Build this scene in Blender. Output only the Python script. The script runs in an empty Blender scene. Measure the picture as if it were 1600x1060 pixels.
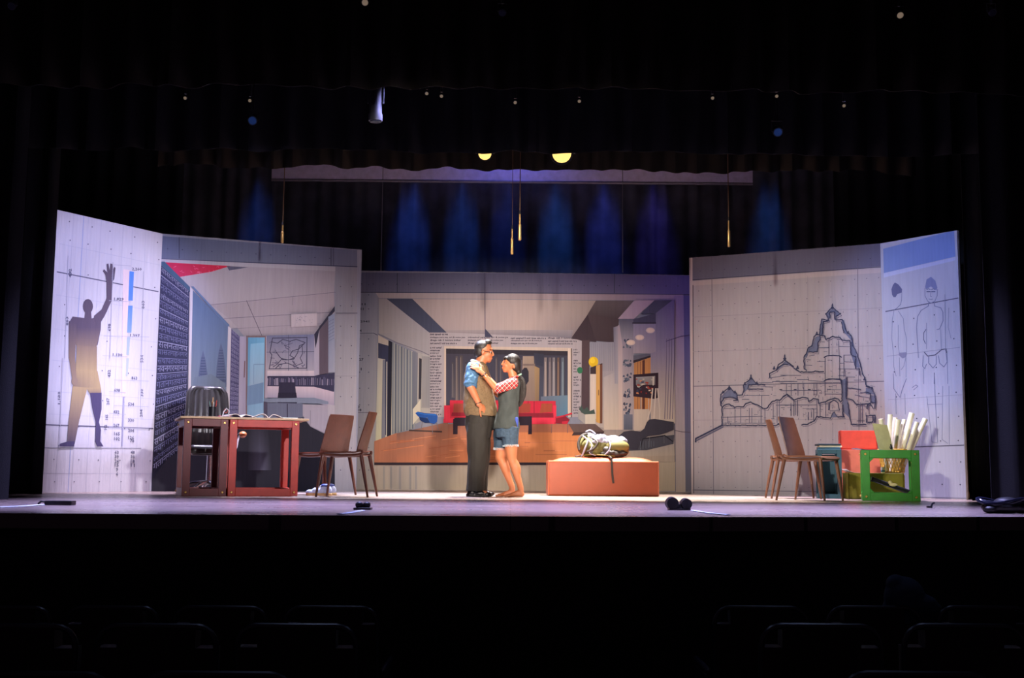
import bpy, bmesh, math, random
from mathutils import Vector, Matrix, Euler
random.seed(7)
SC = bpy.context.scene
COL = SC.collection
PI = math.pi

# ---------------------------------------------------------------- camera
FOCAL, HORIZ, ROLL, CAM_Z = 1800.0, 734.0, math.radians(.5), .29
th = math.atan((HORIZ-530)/FOCAL)
Fv = Vector((0, math.cos(th), math.sin(th)))
U0 = Vector((0, -math.sin(th), math.cos(th)))
R0 = Vector((1, 0, 0))
Rv = R0*math.cos(ROLL)+U0*math.sin(ROLL)
Uv = U0*math.cos(ROLL)-R0*math.sin(ROLL)
cd = bpy.data.cameras.new('camera'); cam = bpy.data.objects.new('camera', cd); COL.objects.link(cam)
cd.sensor_width = 36; cd.lens = 36*FOCAL/1600; cd.clip_end = 100; cd.clip_start = .05
M = Matrix((Rv, Uv, -Fv)).transposed().to_4x4(); M.translation = Vector((0, 0, CAM_Z))
cam.matrix_world = M
SC.camera = cam
CAMP = Vector((0, 0, CAM_Z))

def ray(px, py):
    return FOCAL*Fv + Rv*(px-800) - Uv*(py-530)
def at(px, py, Y):
    """the point at stage depth Y seen at this place of the 1600x1060 frame"""
    d = ray(px, py); return CAMP + d*(Y/d.y)
def floor_at(px, py, z=0):
    d = ray(px, py); return CAMP + d*((z-CAM_Z)/d.z)

# ---------------------------------------------------------------- world, exposure, stage lamps
w = bpy.data.worlds.new('world'); SC.world = w; w.use_nodes = True
w.node_tree.nodes['Background'].inputs[0].default_value = (.010, .006, .011, 1)
w.node_tree.nodes['Background'].inputs[1].default_value = 1
SC.view_settings.view_transform = 'Standard'; SC.view_settings.look = 'None'
SC.view_settings.exposure = .78; SC.view_settings.gamma = 1
try: SC.view_settings.use_curve_mapping = False
except Exception: pass
SC.cycles.max_bounces = 6; SC.cycles.sample_clamp_indirect = 4
SC.cycles.use_denoising = True

def spot(name, loc, tgt, power, col=(1, 1, 1), angle=40, blend=.5, size=.12):
    l = bpy.data.lights.new(name, 'SPOT'); l.energy = power; l.color = col
    l.spot_size = math.radians(angle); l.spot_blend = blend; l.shadow_soft_size = size
    o = bpy.data.objects.new(name, l); COL.objects.link(o); o.location = loc
    o.rotation_euler = (Vector(tgt)-Vector(loc)).to_track_quat('-Z', 'Y').to_euler()
    return o
WARM = (1, .80, .60); COOL = (.62, .68, 1); LILAC = (.74, .66, 1); WHITE = (1, .93, .88)
# front of house, over the audience
spot('front_spot', (-1.0, 3.4, 2.9), (.3, 15.5, 1.1), 2300, (1, .87, .78), 23, .9)
spot('front_spot', (1.0, 3.4, 2.9), (-.3, 15.5, 1.1), 2300, (1, .87, .78), 23, .9)
spot('front_spot', (1.6, 3.8, 3.0), (-3.4, 13.6, 1.2), 1750, (.96, .91, 1), 24, .9)
spot('front_spot', (-1.6, 3.8, 3.0), (3.4, 13.8, 1.2), 1650, (1, .93, .90), 23, .9)
spot('front_spot', (2.4, 3.2, 2.9), (-.1, 12.4, .9), 1100, (1, .76, .50), 11, .8)
spot('front_spot', (-1.5, 3.2, 2.9), (4.2, 12.4, .5), 1000, (1, .85, .55), 10, .8)
# side spots on the outermost flats
spot('side_spot', (1.4, 7.0, 2.9), (-4.6, 12.8, 1.9), 1800, (.56, .56, 1), 22, .7)
spot('side_spot', (-1.4, 7.0, 2.9), (4.8, 13.3, 2.1), 1100, (.36, .48, 1), 18, .7)
spot('side_spot', (-3.4, 9.6, 3.0), (2.5, 16.0, 2.45), 330, (.35, .28, 1), 13, 1)
# top lights from the bars above the stage
for x, y, c, p in [(-3.4, 12.3, LILAC, 3000), (-1.5, 12.9, COOL, 3600), (0.0, 12.9, WHITE, 4200), (1.6, 12.9, WHITE, 4200), (3.6, 12.4, LILAC, 3400)]:
    spot('top_spot', (x, y+.5, 5.6), (x, y-.3, 0), p, c, 44, .7)
for x, p in ((-2.9, 1100), (-.9, 1100), (1.0, 1200), (2.9, 1150)):
    spot('apron_spot', (x, 9.15, 3.5), (x, 9.0, 0), p, (.46, .45, 1), 66, 1)
# added dim blue fill over the first rows, to bring out the seat rims
spot('seat_fill', (-1.5, 7.4, 5.5), (-1.5, 4.6, -.4), 24, (.45, .55, 1), 80, .9, .3)
spot('seat_fill', (2.5, 7.4, 5.5), (2.5, 4.6, -.4), 20, (.45, .55, 1), 80, .9, .3)
# blue lamps raking down the rear curtain
for px, c, p in [(395, (.06, .20, 1), 150), (640, (.06, .18, 1), 260), (722, (.05, .20, 1), 220), (792, (.04, .14, 1), 130), (872, (.05, .24, 1), 260), (948, (.08, .14, 1), 260), (1030, (.16, .12, 1), 150), (1212, (.05, .26, 1), 150)]:
    a = at(px, 250, 16.9)
    spot('blue_spot', (a.x, 16.92, a.z+1.0), (a.x, 17.36, a.z-1.3), p, c, 19, 1, .08)

spot('blue_wash', (0, 16.0, 5.6), (0, 17.4, 2.6), 26, (.10, .16, 1), 120, 1, .3)

# ---------------------------------------------------------------- materials
def lin(c):
    return tuple(((v/255)/12.92 if v/255 <= .04045 else ((v/255+.055)/1.055)**2.4) for v in c)
MATS = {}
def mat(name, c, rough=.6, metal=0, var=.12, scale=12, bump=.0, bscale=60, sheen=0, coat=0, emit=None):
    if name in MATS: return MATS[name]
    m = bpy.data.materials.new(name); m.use_nodes = True; MATS[name] = m
    nt = m.node_tree; b = nt.nodes['Principled BSDF']; L = nt.links
    c = lin(c)
    b.inputs['Roughness'].default_value = rough; b.inputs['Metallic'].default_value = metal
    b.inputs['Sheen Weight'].default_value = sheen; b.inputs['Coat Weight'].default_value = coat
    tc = nt.nodes.new('ShaderNodeTexCoord')
    n = nt.nodes.new('ShaderNodeTexNoise'); n.inputs['Scale'].default_value = scale; n.inputs['Detail'].default_value = 4
    L.new(tc.outputs['Object'], n.inputs['Vector'])
    r = nt.nodes.new('ShaderNodeValToRGB'); r.color_ramp.elements[0].position = .3; r.color_ramp.elements[1].position = .7
    r.color_ramp.elements[0].color = tuple(v*(1-var) for v in c)+(1,)
    r.color_ramp.elements[1].color = tuple(min(1, v*(1+var)) for v in c)+(1,)
    L.new(n.outputs['Fac'], r.inputs['Fac']); L.new(r.outputs['Color'], b.inputs['Base Color'])
    if bump:
        n2 = nt.nodes.new('ShaderNodeTexNoise'); n2.inputs['Scale'].default_value = bscale
        L.new(tc.outputs['Object'], n2.inputs['Vector'])
        bp = nt.nodes.new('ShaderNodeBump'); bp.inputs['Strength'].default_value = bump; bp.inputs['Distance'].default_value = .01
        L.new(n2.outputs['Fac'], bp.inputs['Height']); L.new(bp.outputs['Normal'], b.inputs['Normal'])
    if emit:
        b.inputs['Emission Color'].default_value = lin(emit[0])+(1,); b.inputs['Emission Strength'].default_value = emit[1]
    return m

def print_mat():
    m = bpy.data.materials.new('printed_canvas'); m.use_nodes = True
    nt = m.node_tree; b = nt.nodes['Principled BSDF']; L = nt.links
    a = nt.nodes.new('ShaderNodeAttribute'); a.attribute_name = 'ink'
    tc = nt.nodes.new('ShaderNodeTexCoord'); mp = nt.nodes.new('ShaderNodeMapping'); mp.inputs['Scale'].default_value = (6, 6, .35)
    n = nt.nodes.new('ShaderNodeTexNoise'); n.inputs['Scale'].default_value = 5; n.inputs['Detail'].default_value = 5
    L.new(tc.outputs['Object'], mp.inputs[0]); L.new(mp.outputs[0], n.inputs['Vector'])
    mr = nt.nodes.new('ShaderNodeMapRange'); mr.inputs[3].default_value = .86; mr.inputs[4].default_value = 1.10
    L.new(n.outputs['Fac'], mr.inputs[0])
    mx = nt.nodes.new('ShaderNodeVectorMath'); mx.operation = 'SCALE'
    L.new(a.outputs['Color'], mx.inputs[0]); L.new(mr.outputs[0], mx.inputs['Scale']); L.new(mx.outputs[0], b.inputs['Base Color'])
    bp = nt.nodes.new('ShaderNodeBump'); bp.inputs['Strength'].default_value = .25; bp.inputs['Distance'].default_value = .02
    L.new(n.outputs['Fac'], bp.inputs['Height']); L.new(bp.outputs['Normal'], b.inputs['Normal'])
    b.inputs['Roughness'].default_value = .75; b.inputs['Specular IOR Level'].default_value = .2
    return m
PRINT = print_mat()

def curtain_mat(name, c, rough=.95, sheen=.0):
    m = mat(name, c, rough, var=.35, scale=3, bump=.2, bscale=150, sheen=sheen)
    return m

def floor_mat():
    m = bpy.data.materials.new('stage_boards'); m.use_nodes = True
    nt = m.node_tree; b = nt.nodes['Principled BSDF']; L = nt.links
    tc = nt.nodes.new('ShaderNodeTexCoord')
    br = nt.nodes.new('ShaderNodeTexBrick'); br.inputs['Scale'].default_value = 1
    br.inputs['Brick Width'].default_value = 2.4; br.inputs['Row Height'].default_value = .14; br.inputs['Mortar Size'].default_value = .003
    br.inputs['Color1'].default_value = lin((150, 132, 122))+(1,); br.inputs['Color2'].default_value = lin((126, 108, 100))+(1,)
    br.inputs['Mortar'].default_value = lin((50, 42, 40))+(1,)
    L.new(tc.outputs['Object'], br.inputs['Vector'])
    n = nt.nodes.new('ShaderNodeTexNoise'); n.inputs['Scale'].default_value = 1.7; n.inputs['Detail'].default_value = 8
    L.new(tc.outputs['Object'], n.inputs['Vector'])
    mr = nt.nodes.new('ShaderNodeMapRange'); mr.inputs[3].default_value = .8; mr.inputs[4].default_value = 1.15
    L.new(n.outputs['Fac'], mr.inputs[0])
    mx = nt.nodes.new('ShaderNodeVectorMath'); mx.operation = 'SCALE'
    L.new(br.outputs['Color'], mx.inputs[0]); L.new(mr.outputs[0], mx.inputs['Scale']); L.new(mx.outputs[0], b.inputs['Base Color'])
    mr2 = nt.nodes.new('ShaderNodeMapRange'); mr2.inputs[3].default_value = .20; mr2.inputs[4].default_value = .38
    L.new(n.outputs['Fac'], mr2.inputs[0]); L.new(mr2.outputs[0], b.inputs['Roughness'])
    return m

# ---------------------------------------------------------------- mesh helpers
def finish(name, bm, m, parent=None, smooth=True, bevel=0, loc=None):
    me = bpy.data.meshes.new(name); bmesh.ops.recalc_face_normals(bm, faces=bm.faces); bm.to_mesh(me); bm.free()
    ms = m if isinstance(m, (list, tuple)) else [m]
    for k in ms: me.materials.append(k)
    if smooth:
        for p in me.polygons: p.use_smooth = True
        try: me.set_sharp_from_angle(angle=math.radians(38))
        except Exception: pass
    o = bpy.data.objects.new(name, me); COL.objects.link(o)
    if parent: o.parent = parent
    if loc is not None: o.location = loc
    if bevel:
        b = o.modifiers.new('bevel', 'BEVEL'); b.width = bevel; b.segments = 2; b.limit_method = 'ANGLE'
    return o
def thing(name, label, cat, loc=(0, 0, 0), rz=0, group=None):
    o = bpy.data.objects.new(name, None); COL.objects.link(o); o.empty_display_size = .1
    o.location = loc; o.rotation_euler = (0, 0, rz)
    return tag(o, label, cat, group)
def tag(o, label, cat, group=None):
    o['label'] = label; o['category'] = cat
    if group: o['group'] = group
    return o
def struct(o, label=None):
    o['kind'] = 'structure'
    if label: o['label'] = label
    return o
def box(bm, c, s, rz=0, rot=None, mi=0):
    v = bmesh.ops.create_cube(bm, size=1)['verts']
    R = (rot if rot is not None else Matrix.Rotation(rz, 4, 'Z'))
    bmesh.ops.transform(bm, matrix=Matrix.Translation(c) @ R @ Matrix.Diagonal((*s, 1)), verts=v)
    if mi:
        for f in {f for q in v for f in q.link_faces}: f.material_index = mi
    return v
def cone(bm, p0, r0, p1, r1, n=16, mi=0):
    p0 = Vector(p0); p1 = Vector(p1); d = p1-p0
    v = bmesh.ops.create_cone(bm, cap_ends=True, segments=n, radius1=r0, radius2=r1, depth=d.length)['verts']
    bmesh.ops.transform(bm, matrix=Matrix.Translation((p0+p1)/2) @ d.to_track_quat('Z', 'Y').to_matrix().to_4x4(), verts=v)
    if mi:
        for f in {f for q in v for f in q.link_faces}: f.material_index = mi
    return v
def ball(bm, c, r, rot=None, n=14):
    v = bmesh.ops.create_uvsphere(bm, u_segments=n*2, v_segments=n, radius=1)['verts']
    r = (r, r, r) if not hasattr(r, '__len__') else r
    R = rot if rot is not None else Matrix.Identity(4)
    bmesh.ops.transform(bm, matrix=Matrix.Translation(c) @ R @ Matrix.Diagonal((*r, 1)), verts=v)
    return v
def tube(bm, pts, r, n=8, caps=True):
    pts = [Vector(p) for p in pts]; rings = []
    rr = r if hasattr(r, '__len__') else [r]*len(pts)
    ref = None
    for i, p in enumerate(pts):
        t = (pts[min(i+1, len(pts)-1)]-pts[max(i-1, 0)]).normalized()
        if ref is None: ref = t.orthogonal().normalized()
        ref = (ref - t*ref.dot(t)).normalized(); b = t.cross(ref)
        rings.append([bm.verts.new(p+(ref*math.cos(a)+b*math.sin(a))*rr[i]) for a in [2*PI*k/n for k in range(n)]])
    for a, b in zip(rings, rings[1:]):
        for k in range(n): bm.faces.new((a[k], a[(k+1) % n], b[(k+1) % n], b[k]))
    if caps: bm.faces.new(rings[0][::-1]); bm.faces.new(rings[-1])
def lathe(bm, prof, n=24, c=(0, 0, 0)):
    rings = []
    for r, z in prof:
        rings.append([bm.verts.new((c[0]+r*math.cos(2*PI*k/n), c[1]+r*math.sin(2*PI*k/n), c[2]+z)) for k in range(n)])
    for a, b in zip(rings, rings[1:]):
        for k in range(n): bm.faces.new((a[k], a[(k+1) % n], b[(k+1) % n], b[k]))
    bm.faces.new(rings[0][::-1]); bm.faces.new(rings[-1])
def grid(bm, fn, nu, nv, thick=0):
    """surface fn(u,v) for u,v in 0..1; with a thickness it is closed"""
    P = [[Vector(fn(i/nu, j/nv)) for j in range(nv+1)] for i in range(nu+1)]
    V = [[bm.verts.new(p) for p in row] for row in P]
    fs = []
    for i in range(nu):
        for j in range(nv): fs.append(bm.faces.new((V[i][j], V[i+1][j], V[i+1][j+1], V[i][j+1])))
    if thick:
        bm.normal_update()
        bmesh.ops.solidify(bm, geom=fs, thickness=thick)
def catmull(pts, n=6):
    pts = [Vector(p) for p in pts]; out = []
    q = [pts[0]*2-pts[1]]+pts+[pts[-1]*2-pts[-2]]
    for i in range(1, len(q)-2):
        for k in range(n):
            t = k/n; a, b, c, d = q[i-1], q[i], q[i+1], q[i+2]
            out.append(.5*((2*b)+(c-a)*t+(2*a-5*b+4*c-d)*t*t+(3*b-a-3*c+d)*t**3))
    out.append(pts[-1]); return out
def capsule(bm, p0, r0, p1, r1, n=14):
    cone(bm, p0, r0, p1, r1, n=n*2); ball(bm, p0, r0, n=n//2+2); ball(bm, p1, r1, n=n//2+2)
def loft(bm, rings, n=28, sub=4):
    """closed tapering body through horizontal ellipses (centre, half depth, half breadth)"""
    C = catmull([r[0] for r in rings], sub); Rr = catmull([Vector((r[1], r[2], 0)) for r in rings], sub); L_ = []
    for c, r in zip(C, Rr): L_.append([bm.verts.new((c.x+r.x*math.cos(2*PI*k/n), c.y+r.y*math.sin(2*PI*k/n), c.z)) for k in range(n)])
    for a, b in zip(L_, L_[1:]):
        for k in range(n): bm.faces.new((a[k], b[k], b[(k+1) % n], a[(k+1) % n]))
    bm.faces.new(L_[0]); bm.faces.new(L_[-1][::-1])
def fuse(name, bm, m, voxel=.008, smooth=4, parent=None):
    """merges every solid in bm into ONE continuous skin"""
    me = bpy.data.meshes.new('t'); bm.to_mesh(me); bm.free()
    t = bpy.data.objects.new('t', me); COL.objects.link(t)
    r = t.modifiers.new('r', 'REMESH'); r.mode = 'VOXEL'; r.voxel_size = voxel; r.use_smooth_shade = True
    if smooth:
        s = t.modifiers.new('s', 'SMOOTH'); s.factor = .5; s.iterations = smooth
    dg = bpy.context.evaluated_depsgraph_get(); ev = t.evaluated_get(dg)
    out = bpy.data.meshes.new_from_object(ev); out.name = name
    bpy.data.objects.remove(t)
    out.materials.clear()
    ms = m if isinstance(m, (list, tuple)) else [m]
    for k in ms: out.materials.append(k)
    for p in out.polygons: p.use_smooth = True; p.material_index = 0
    o = bpy.data.objects.new(name, out); COL.objects.link(o)
    if parent: o.parent = parent
    return o
from mathutils import noise as NZ
def rumple(o, amp, sc, zs=1.0, seed=0):
    """soft folds pressed into cloth; zs < 1 stretches them upright"""
    me = o.data; me.update(); ns = [v.normal.copy() for v in me.vertices]
    for v, n in zip(me.vertices, ns):
        q = Vector((v.co.x*sc+seed, v.co.y*sc, v.co.z*sc*zs)); a = NZ.noise(q)+.5*NZ.noise(q*2.1)
        v.co += n*amp*a
    me.update(); return o
def copy_tree(o, parent=None):
    c = o.copy(); COL.objects.link(c)
    if parent: c.parent = parent
    for ch in list(o.children): copy_tree(ch, c)
    return c
# ---------------------------------------------------------------- the house and the stage
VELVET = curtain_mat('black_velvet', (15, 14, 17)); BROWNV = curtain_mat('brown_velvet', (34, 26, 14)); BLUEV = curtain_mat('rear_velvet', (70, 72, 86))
EDGE = [(-250, 800.5), (0, 802), (400, 805), (800, 807.3), (1100, 808.3), (1430, 808.2), (1600, 808), (1850, 808)]
edge = [floor_at(x, y) for x, y in EDGE]
bm = bmesh.new()
top = [(p.x, p.y) for p in edge]+[(9.5, 18.6), (-9.5, 18.6)]
top[0] = (-9.5, top[0][1]); top[-3] = (9.5, top[-3][1])
a = [bm.verts.new((x, y, 0)) for x, y in top]; b = [bm.verts.new((x, y, -.09)) for x, y in top]
bm.faces.new(a); bm.faces.new(b[::-1])
for i in range(len(a)): bm.faces.new((a[i], b[i], b[(i+1) % len(a)], a[(i+1) % len(a)]))
struct(finish('floor', bm, floor_mat(), smooth=False), 'pale glossy wooden stage floor')
bm = bmesh.new(); pts = top[:len(EDGE)]
for i in range(len(pts)-1):
    (x0, y0), (x1, y1) = pts[i], pts[i+1]
    v = [bm.verts.new(q) for q in ((x0, y0+.05, -.09), (x1, y1+.05, -.09), (x1, y1+.05, -1.3), (x0, y0+.05, -1.3))]; bm.faces.new(v)
    v = [bm.verts.new(q) for q in ((x0, y0+.15, -.09), (x1, y1+.15, -.09), (x1, y1+.15, -1.3), (x0, y0+.15, -1.3))]; bm.faces.new(v[::-1])
struct(finish('wall_front', bm, mat('stage_front_paint', (26, 20, 26), .8), smooth=False), 'dark front wall of the stage below the edge')
bm = bmesh.new(); box(bm, (0, 3.6, -1.35), (19.4, 10.4, .1))
struct(finish('floor', bm, mat('house_carpet', (22, 14, 18), .95, bump=.3), smooth=False), 'dark carpeted auditorium floor')
bm = bmesh.new(); box(bm, (0, 18.7, 4.0), (19.4, .15, 9)); struct(finish('wall_back', bm, mat('black_wall', (14, 14, 18), .9), smooth=False))
bm = bmesh.new(); box(bm, (-9.6, 8.4, 3.5), (.15, 20.6, 10.6)); struct(finish('wall_left', bm, MATS['black_wall'], smooth=False))
bm = bmesh.new(); box(bm, (9.6, 8.4, 3.5), (.15, 20.6, 10.6)); struct(finish('wall_right', bm, MATS['black_wall'], smooth=False))
bm = bmesh.new(); box(bm, (0, 8.4, 8.6), (19.4, 20.6, .15)); struct(finish('ceiling', bm, MATS['black_wall'], smooth=False))

def curtain(name, label, x0, x1, z0, z1, Y, m, pitch=.28, amp=.07, scallop=.0, seed=1, cat='curtain', group=None, rz=0, batten=True, samples=10):
    """pleated cloth; the hem waves with the pleats"""
    rnd = random.Random(seed); cx = (x0+x1)/2
    root = thing(name, label, cat, (cx, Y, z1), rz, group)
    n = max(2, int((x1-x0)/pitch)); nu = n*samples; ph = [rnd.uniform(-.8, .8) for _ in range(n+2)]; am = [rnd.uniform(.6, 1.25) for _ in range(n+2)]
    hem = [rnd.uniform(-1, 1) for _ in range(n+2)]
    def fn(u, v):
        t = u*n; k = int(t); f = t-k
        p = ph[k]*(1-f)+ph[k+1]*f; A = am[k]*(1-f)+am[k+1]*f; h = hem[k]*(1-f)+hem[k+1]*f
        y = amp*A*math.sin(2*PI*t+p)*(0.45+.55*(1-v))
        z = z0+(z1-z0)*v
        if scallop: z += (1-v)*(scallop*(h*.7+.45*math.sin(2*PI*t+p)))
        return (x0+(x1-x0)*u-cx, y, z-z1)
    bm = bmesh.new(); grid(bm, fn, nu, 5, .004)
    finish('cloth', bm, m, root)
    if batten:
        bm = bmesh.new(); cone(bm, (x0-cx, 0, .03), .024, (x1-cx, 0, .03), .024, 10)
        finish('batten', bm, mat('batten_steel', (40, 40, 44), .5, .6), root)
    return root
def xr(px, Y, py=200): return at(px, py, Y).x
# borders: nearest first
zb = lambda py, Y: at(800, py, Y).z
curtain('border_curtain', 'topmost black border curtain with brownish centre, nearest the audience', -6.6, 6.6, zb(139, 8.6), 6.8, 8.6, BROWNV, .33, .07, .03, 3)
curtain('border_curtain', 'second black border curtain with wavy hem below the topmost one', -6.9, 7.2, zb(238, 10.6), 6.9, 10.6, VELVET, .30, .07, .035, 5)
curtain('border_curtain', 'short brownish inner border curtain hem hanging just above the white strip', xr(250, 12.6), xr(1430, 12.6), zb(264, 12.6), 7.2, 12.6, BROWNV, .26, .06, .05, 8)
# rear curtain with white screen strip
a = at(330, 300, 17.3); b = at(1330, 300, 17.3)
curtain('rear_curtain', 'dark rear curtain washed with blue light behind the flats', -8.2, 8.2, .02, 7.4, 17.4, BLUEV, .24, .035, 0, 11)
p0 = at(425, 262, 16.6); p1 = at(1176, 287, 16.6)
sc = thing('projection_screen', 'long white rolled-up screen strip above the set, under the borders', 'screen', ((p0.x+p1.x)/2, 16.6, 0))
zt, zl = at(800, 225, 16.6).z, at(800, 284.5, 16.6).z
bm = bmesh.new(); box(bm, (0, 0, (zt+zl)/2), (p1.x-p0.x, .012, zt-zl)); finish('screen_cloth', bm, mat('screen_white', (196, 186, 220), .6), sc, False)
bm = bmesh.new(); cone(bm, (-(p1.x-p0.x)/2, 0, zl), .02, ((p1.x-p0.x)/2, 0, zl), .02, 12); finish('weight_bar', bm, mat('screen_bar', (120, 115, 130), .5, .3), sc)
bm = bmesh.new(); cone(bm, (-(p1.x-p0.x)/2, 0, zt), .07, ((p1.x-p0.x)/2, 0, zt), .07, 12); finish('roller', bm, MATS['batten_steel'], sc)
for x in (-2.5, 0, 2.5):
    bm = bmesh.new(); cone(bm, (x, 0, zt), .006, (x, 0, 8.52), .006, 6); finish('lift_line', bm, MATS['batten_steel'], sc)
# side legs
for i, (px0, px1, Y, side) in enumerate([(-60, 44, 9.2, 'left'), (20, 96, 11.0, 'left'), (96, 290, 14.9, 'left'), (1530, 1700, 9.2, 'right'), (1500, 1620, 11.6, 'right'), (1300, 1508, 15.2, 'right')]):
    lab = {0: 'black side curtain at the far left, nearest the audience', 1: 'black side curtain just left of the figure flat', 2: 'dark side curtain rising behind the left flats',
           3: 'black side curtain at the far right, nearest the audience', 4: 'black side curtain just right of the statue-sketch flat', 5: 'dark side curtain rising behind the right flats'}[i]
    curtain('side_curtain', lab, xr(px0, Y), xr(px1, Y), .02, 7.0, Y, VELVET, .24, .06, 0, 20+i, group=None)

# ---------------------------------------------------------------- stage lanterns
HOUS = mat('lantern_black', (34, 33, 37), .5, .3); GALV = mat('lantern_grey', (84, 84, 90), .45, .5)
BARS = {8.0: at(800, -14, 8.0).z, 9.1: at(800, 112, 9.1).z, 10.3: at(800, 112, 10.3).z, 11.4: at(800, 196, 11.4).z}
def lantern(px, py, Y, label, lens=None, size=1, tilt=-35, yaw=0, body=HOUS, group='stage lanterns peeping out under the borders', strength=5, long=1):
    p = at(px, py, Y); hb = BARS[Y]-p.z
    o = thing('stage_lantern', label, 'stage light', p, yaw, group)
    R = Matrix.Rotation(math.radians(tilt), 4, 'X')
    def tr(v): return R @ Vector(v)
    bm = bmesh.new(); s = size*.1
    prof = [(r_, z_*long) for r_, z_ in [(.5*s, .16*size), (.95*s, .13*size), (1.0*s, -.06*size), (1.12*s, -.07*size), (1.12*s, -.11*size)]]
    lathe(bm, prof, 24); bmesh.ops.transform(bm, matrix=R, verts=bm.verts); finish('housing', bm, body, o)
    bm = bmesh.new(); cone(bm, tr((0, 0, -.112*size*long)), .9*s, tr((0, 0, -.118*size*long)), .9*s, 24)
    finish('lens', bm, lens or mat('dark_lens', (60, 62, 74), .15), o)
    bm = bmesh.new(); t = min(.24*size*long, hb-.06); tube(bm, [(-1.25*s, 0, 0), (-1.25*s, 0, t), (1.25*s, 0, t), (1.25*s, 0, 0)], .012*size, 6)
    finish('yoke', bm, body, o)
    bm = bmesh.new(); cone(bm, (0, 0, t-.002), .01, (0, 0, hb-.02), .01, 8); box(bm, (0, 0, hb-.012), (.04, .05, .025)); finish('hook_clamp', bm, body, o)
    return o
lw = mat('lamp_glow_warm', (255, 225, 140), .5, emit=((255, 214, 120), .8)); lc = mat('lamp_glow_blue', (30, 60, 110), .5, emit=((60, 120, 230), .04))
ls = mat('lamp_glow_small', (90, 80, 74), .5, emit=((230, 200, 170), .12))
lantern(758, 240, 11.4, 'warm yellow glowing lantern under the second border, left of the brighter one', lw, .72, -75)
lantern(877, 240, 11.4, 'brightest warm yellow lantern under the second border, near the middle', lw, 1.05, -75)
lantern(587, 162, 9.1, 'large grey cylindrical lantern hanging below the topmost border', None, .5, 4, body=GALV, long=2.6)
for px, py, nm in [(290, 153, 'small lantern glint at the upper left below the topmost border'), (391, 157, 'small lantern glint left of the grey cylindrical lantern'), (667, 146, 'tiny lantern glint just right of the grey cylindrical lantern'),
                   (690, 150, 'tiny lantern glint between the grey lantern and the centre'), (805, 160, 'small lantern glint beside the central microphone cable'), (905, 158, 'small lantern glint right of the central microphone cable'),
                   (1113, 153, 'small lantern glint above the right microphone cable'), (1213, 150, 'small lantern glint right of the right microphone cable'), (1318, 165, 'rightmost small lantern glint below the topmost border')]:
    lantern(px, py, 9.1, nm, ls, .14, -65)
for px, py, nm in [(396, 187, 'lantern with a faint blue lens at upper left'), (1214, 205, 'lantern with a faint blue lens at upper right')]:
    lantern(px, py, 10.3, nm, lc, .4, -60)
for px, py, nm in [(571, 2, 'lantern cut by the top of the view, left of centre'), (785, 18, 'dim lantern at the top near the centre'), (1405, 22, 'pale lantern high at the upper right'), (1549, 18, 'grey lantern at the upper right corner'), (20, 8, 'grey lantern at the upper left corner')]:
    lantern(px, py, 8.0, nm, ls if px in (571, 1405) else None, .25, -50, body=GALV if px > 1500 or px < 100 else HOUS)
# lighting bars
for i, Y in enumerate((8.0, 9.1, 10.3, 11.4)):
    z = BARS[Y]; o = thing('lighting_bar', ['steel lighting bar at the top of the view', 'steel lighting bar just behind the topmost border', 'steel lighting bar between the topmost and second borders', 'steel lighting bar behind the second border'][i], 'bar', (0, Y, z))
    hw = (3.75, 3.6, 3.6, 3.9)[i]
    bm = bmesh.new(); cone(bm, (-hw, 0, .024), .024, (hw, 0, .024), .024, 10); finish('pipe', bm, MATS['batten_steel'], o)
    for x in (-hw+.3, 0, hw-.3):
        bm = bmesh.new(); cone(bm, (x, 0, .03), .006, (x, 0, 8.52-z), .006, 6); finish('lift_line', bm, MATS['batten_steel'], o)

# ---------------------------------------------------------------- hanging microphones and wires
BRASS = mat('mic_brass', (190, 150, 90), .35, .7); CABLE = mat('cable_brown', (110, 80, 50), .6)
for px, pt, pb, Y, lab in [(441, 352, 380, 12.9, 'hanging microphone above the left office flat'), (812, 335, 376, 11.8, 'hanging microphone above the centre, longest of the middle pair'),
                           (800, 358, 398, 12.4, 'hanging microphone with pale cable just left of the longest one'), (1139, 345, 386, 12.2, 'hanging microphone above the temple flat')]:
    p = at(px, pb, Y); q = at(px, pt, Y); zt = at(px, 60, Y).z+1
    o = thing('hanging_microphone', lab, 'microphone', p)
    bm = bmesh.new(); h = q.z-p.z; lathe(bm, [(.012, 0), (.017, .01), (.017, h*.6), (.010, h*.63), (.010, h)], 12); finish('capsule', bm, BRASS, o)
    bm = bmesh.new(); tube(bm, [(0, 0, h), (0, 0, zt-p.z)], .005 if px != 800 else .003, 6); finish('cable', bm, CABLE, o)
    bm = bmesh.new(); cone(bm, (0, 0, h), .014, (0, 0, h+.04), .008, 10); finish('collar', bm, mat('mic_collar', (30, 28, 30), .5), o)
for px, pb, lab in [(595, 424, 'thin steel wire down to the left of the central flat'), (973, 426, 'thin steel wire down to the right of the central flat')]:
    p = at(px, pb, 16.0); bm = bmesh.new(); tube(bm, [p, (p.x, 16.0, 7.3)], .006, 6)
    tag(finish('suspension_wire', bm, mat('wire_steel', (120, 120, 130), .4, .6)), lab, 'wire')
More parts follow.
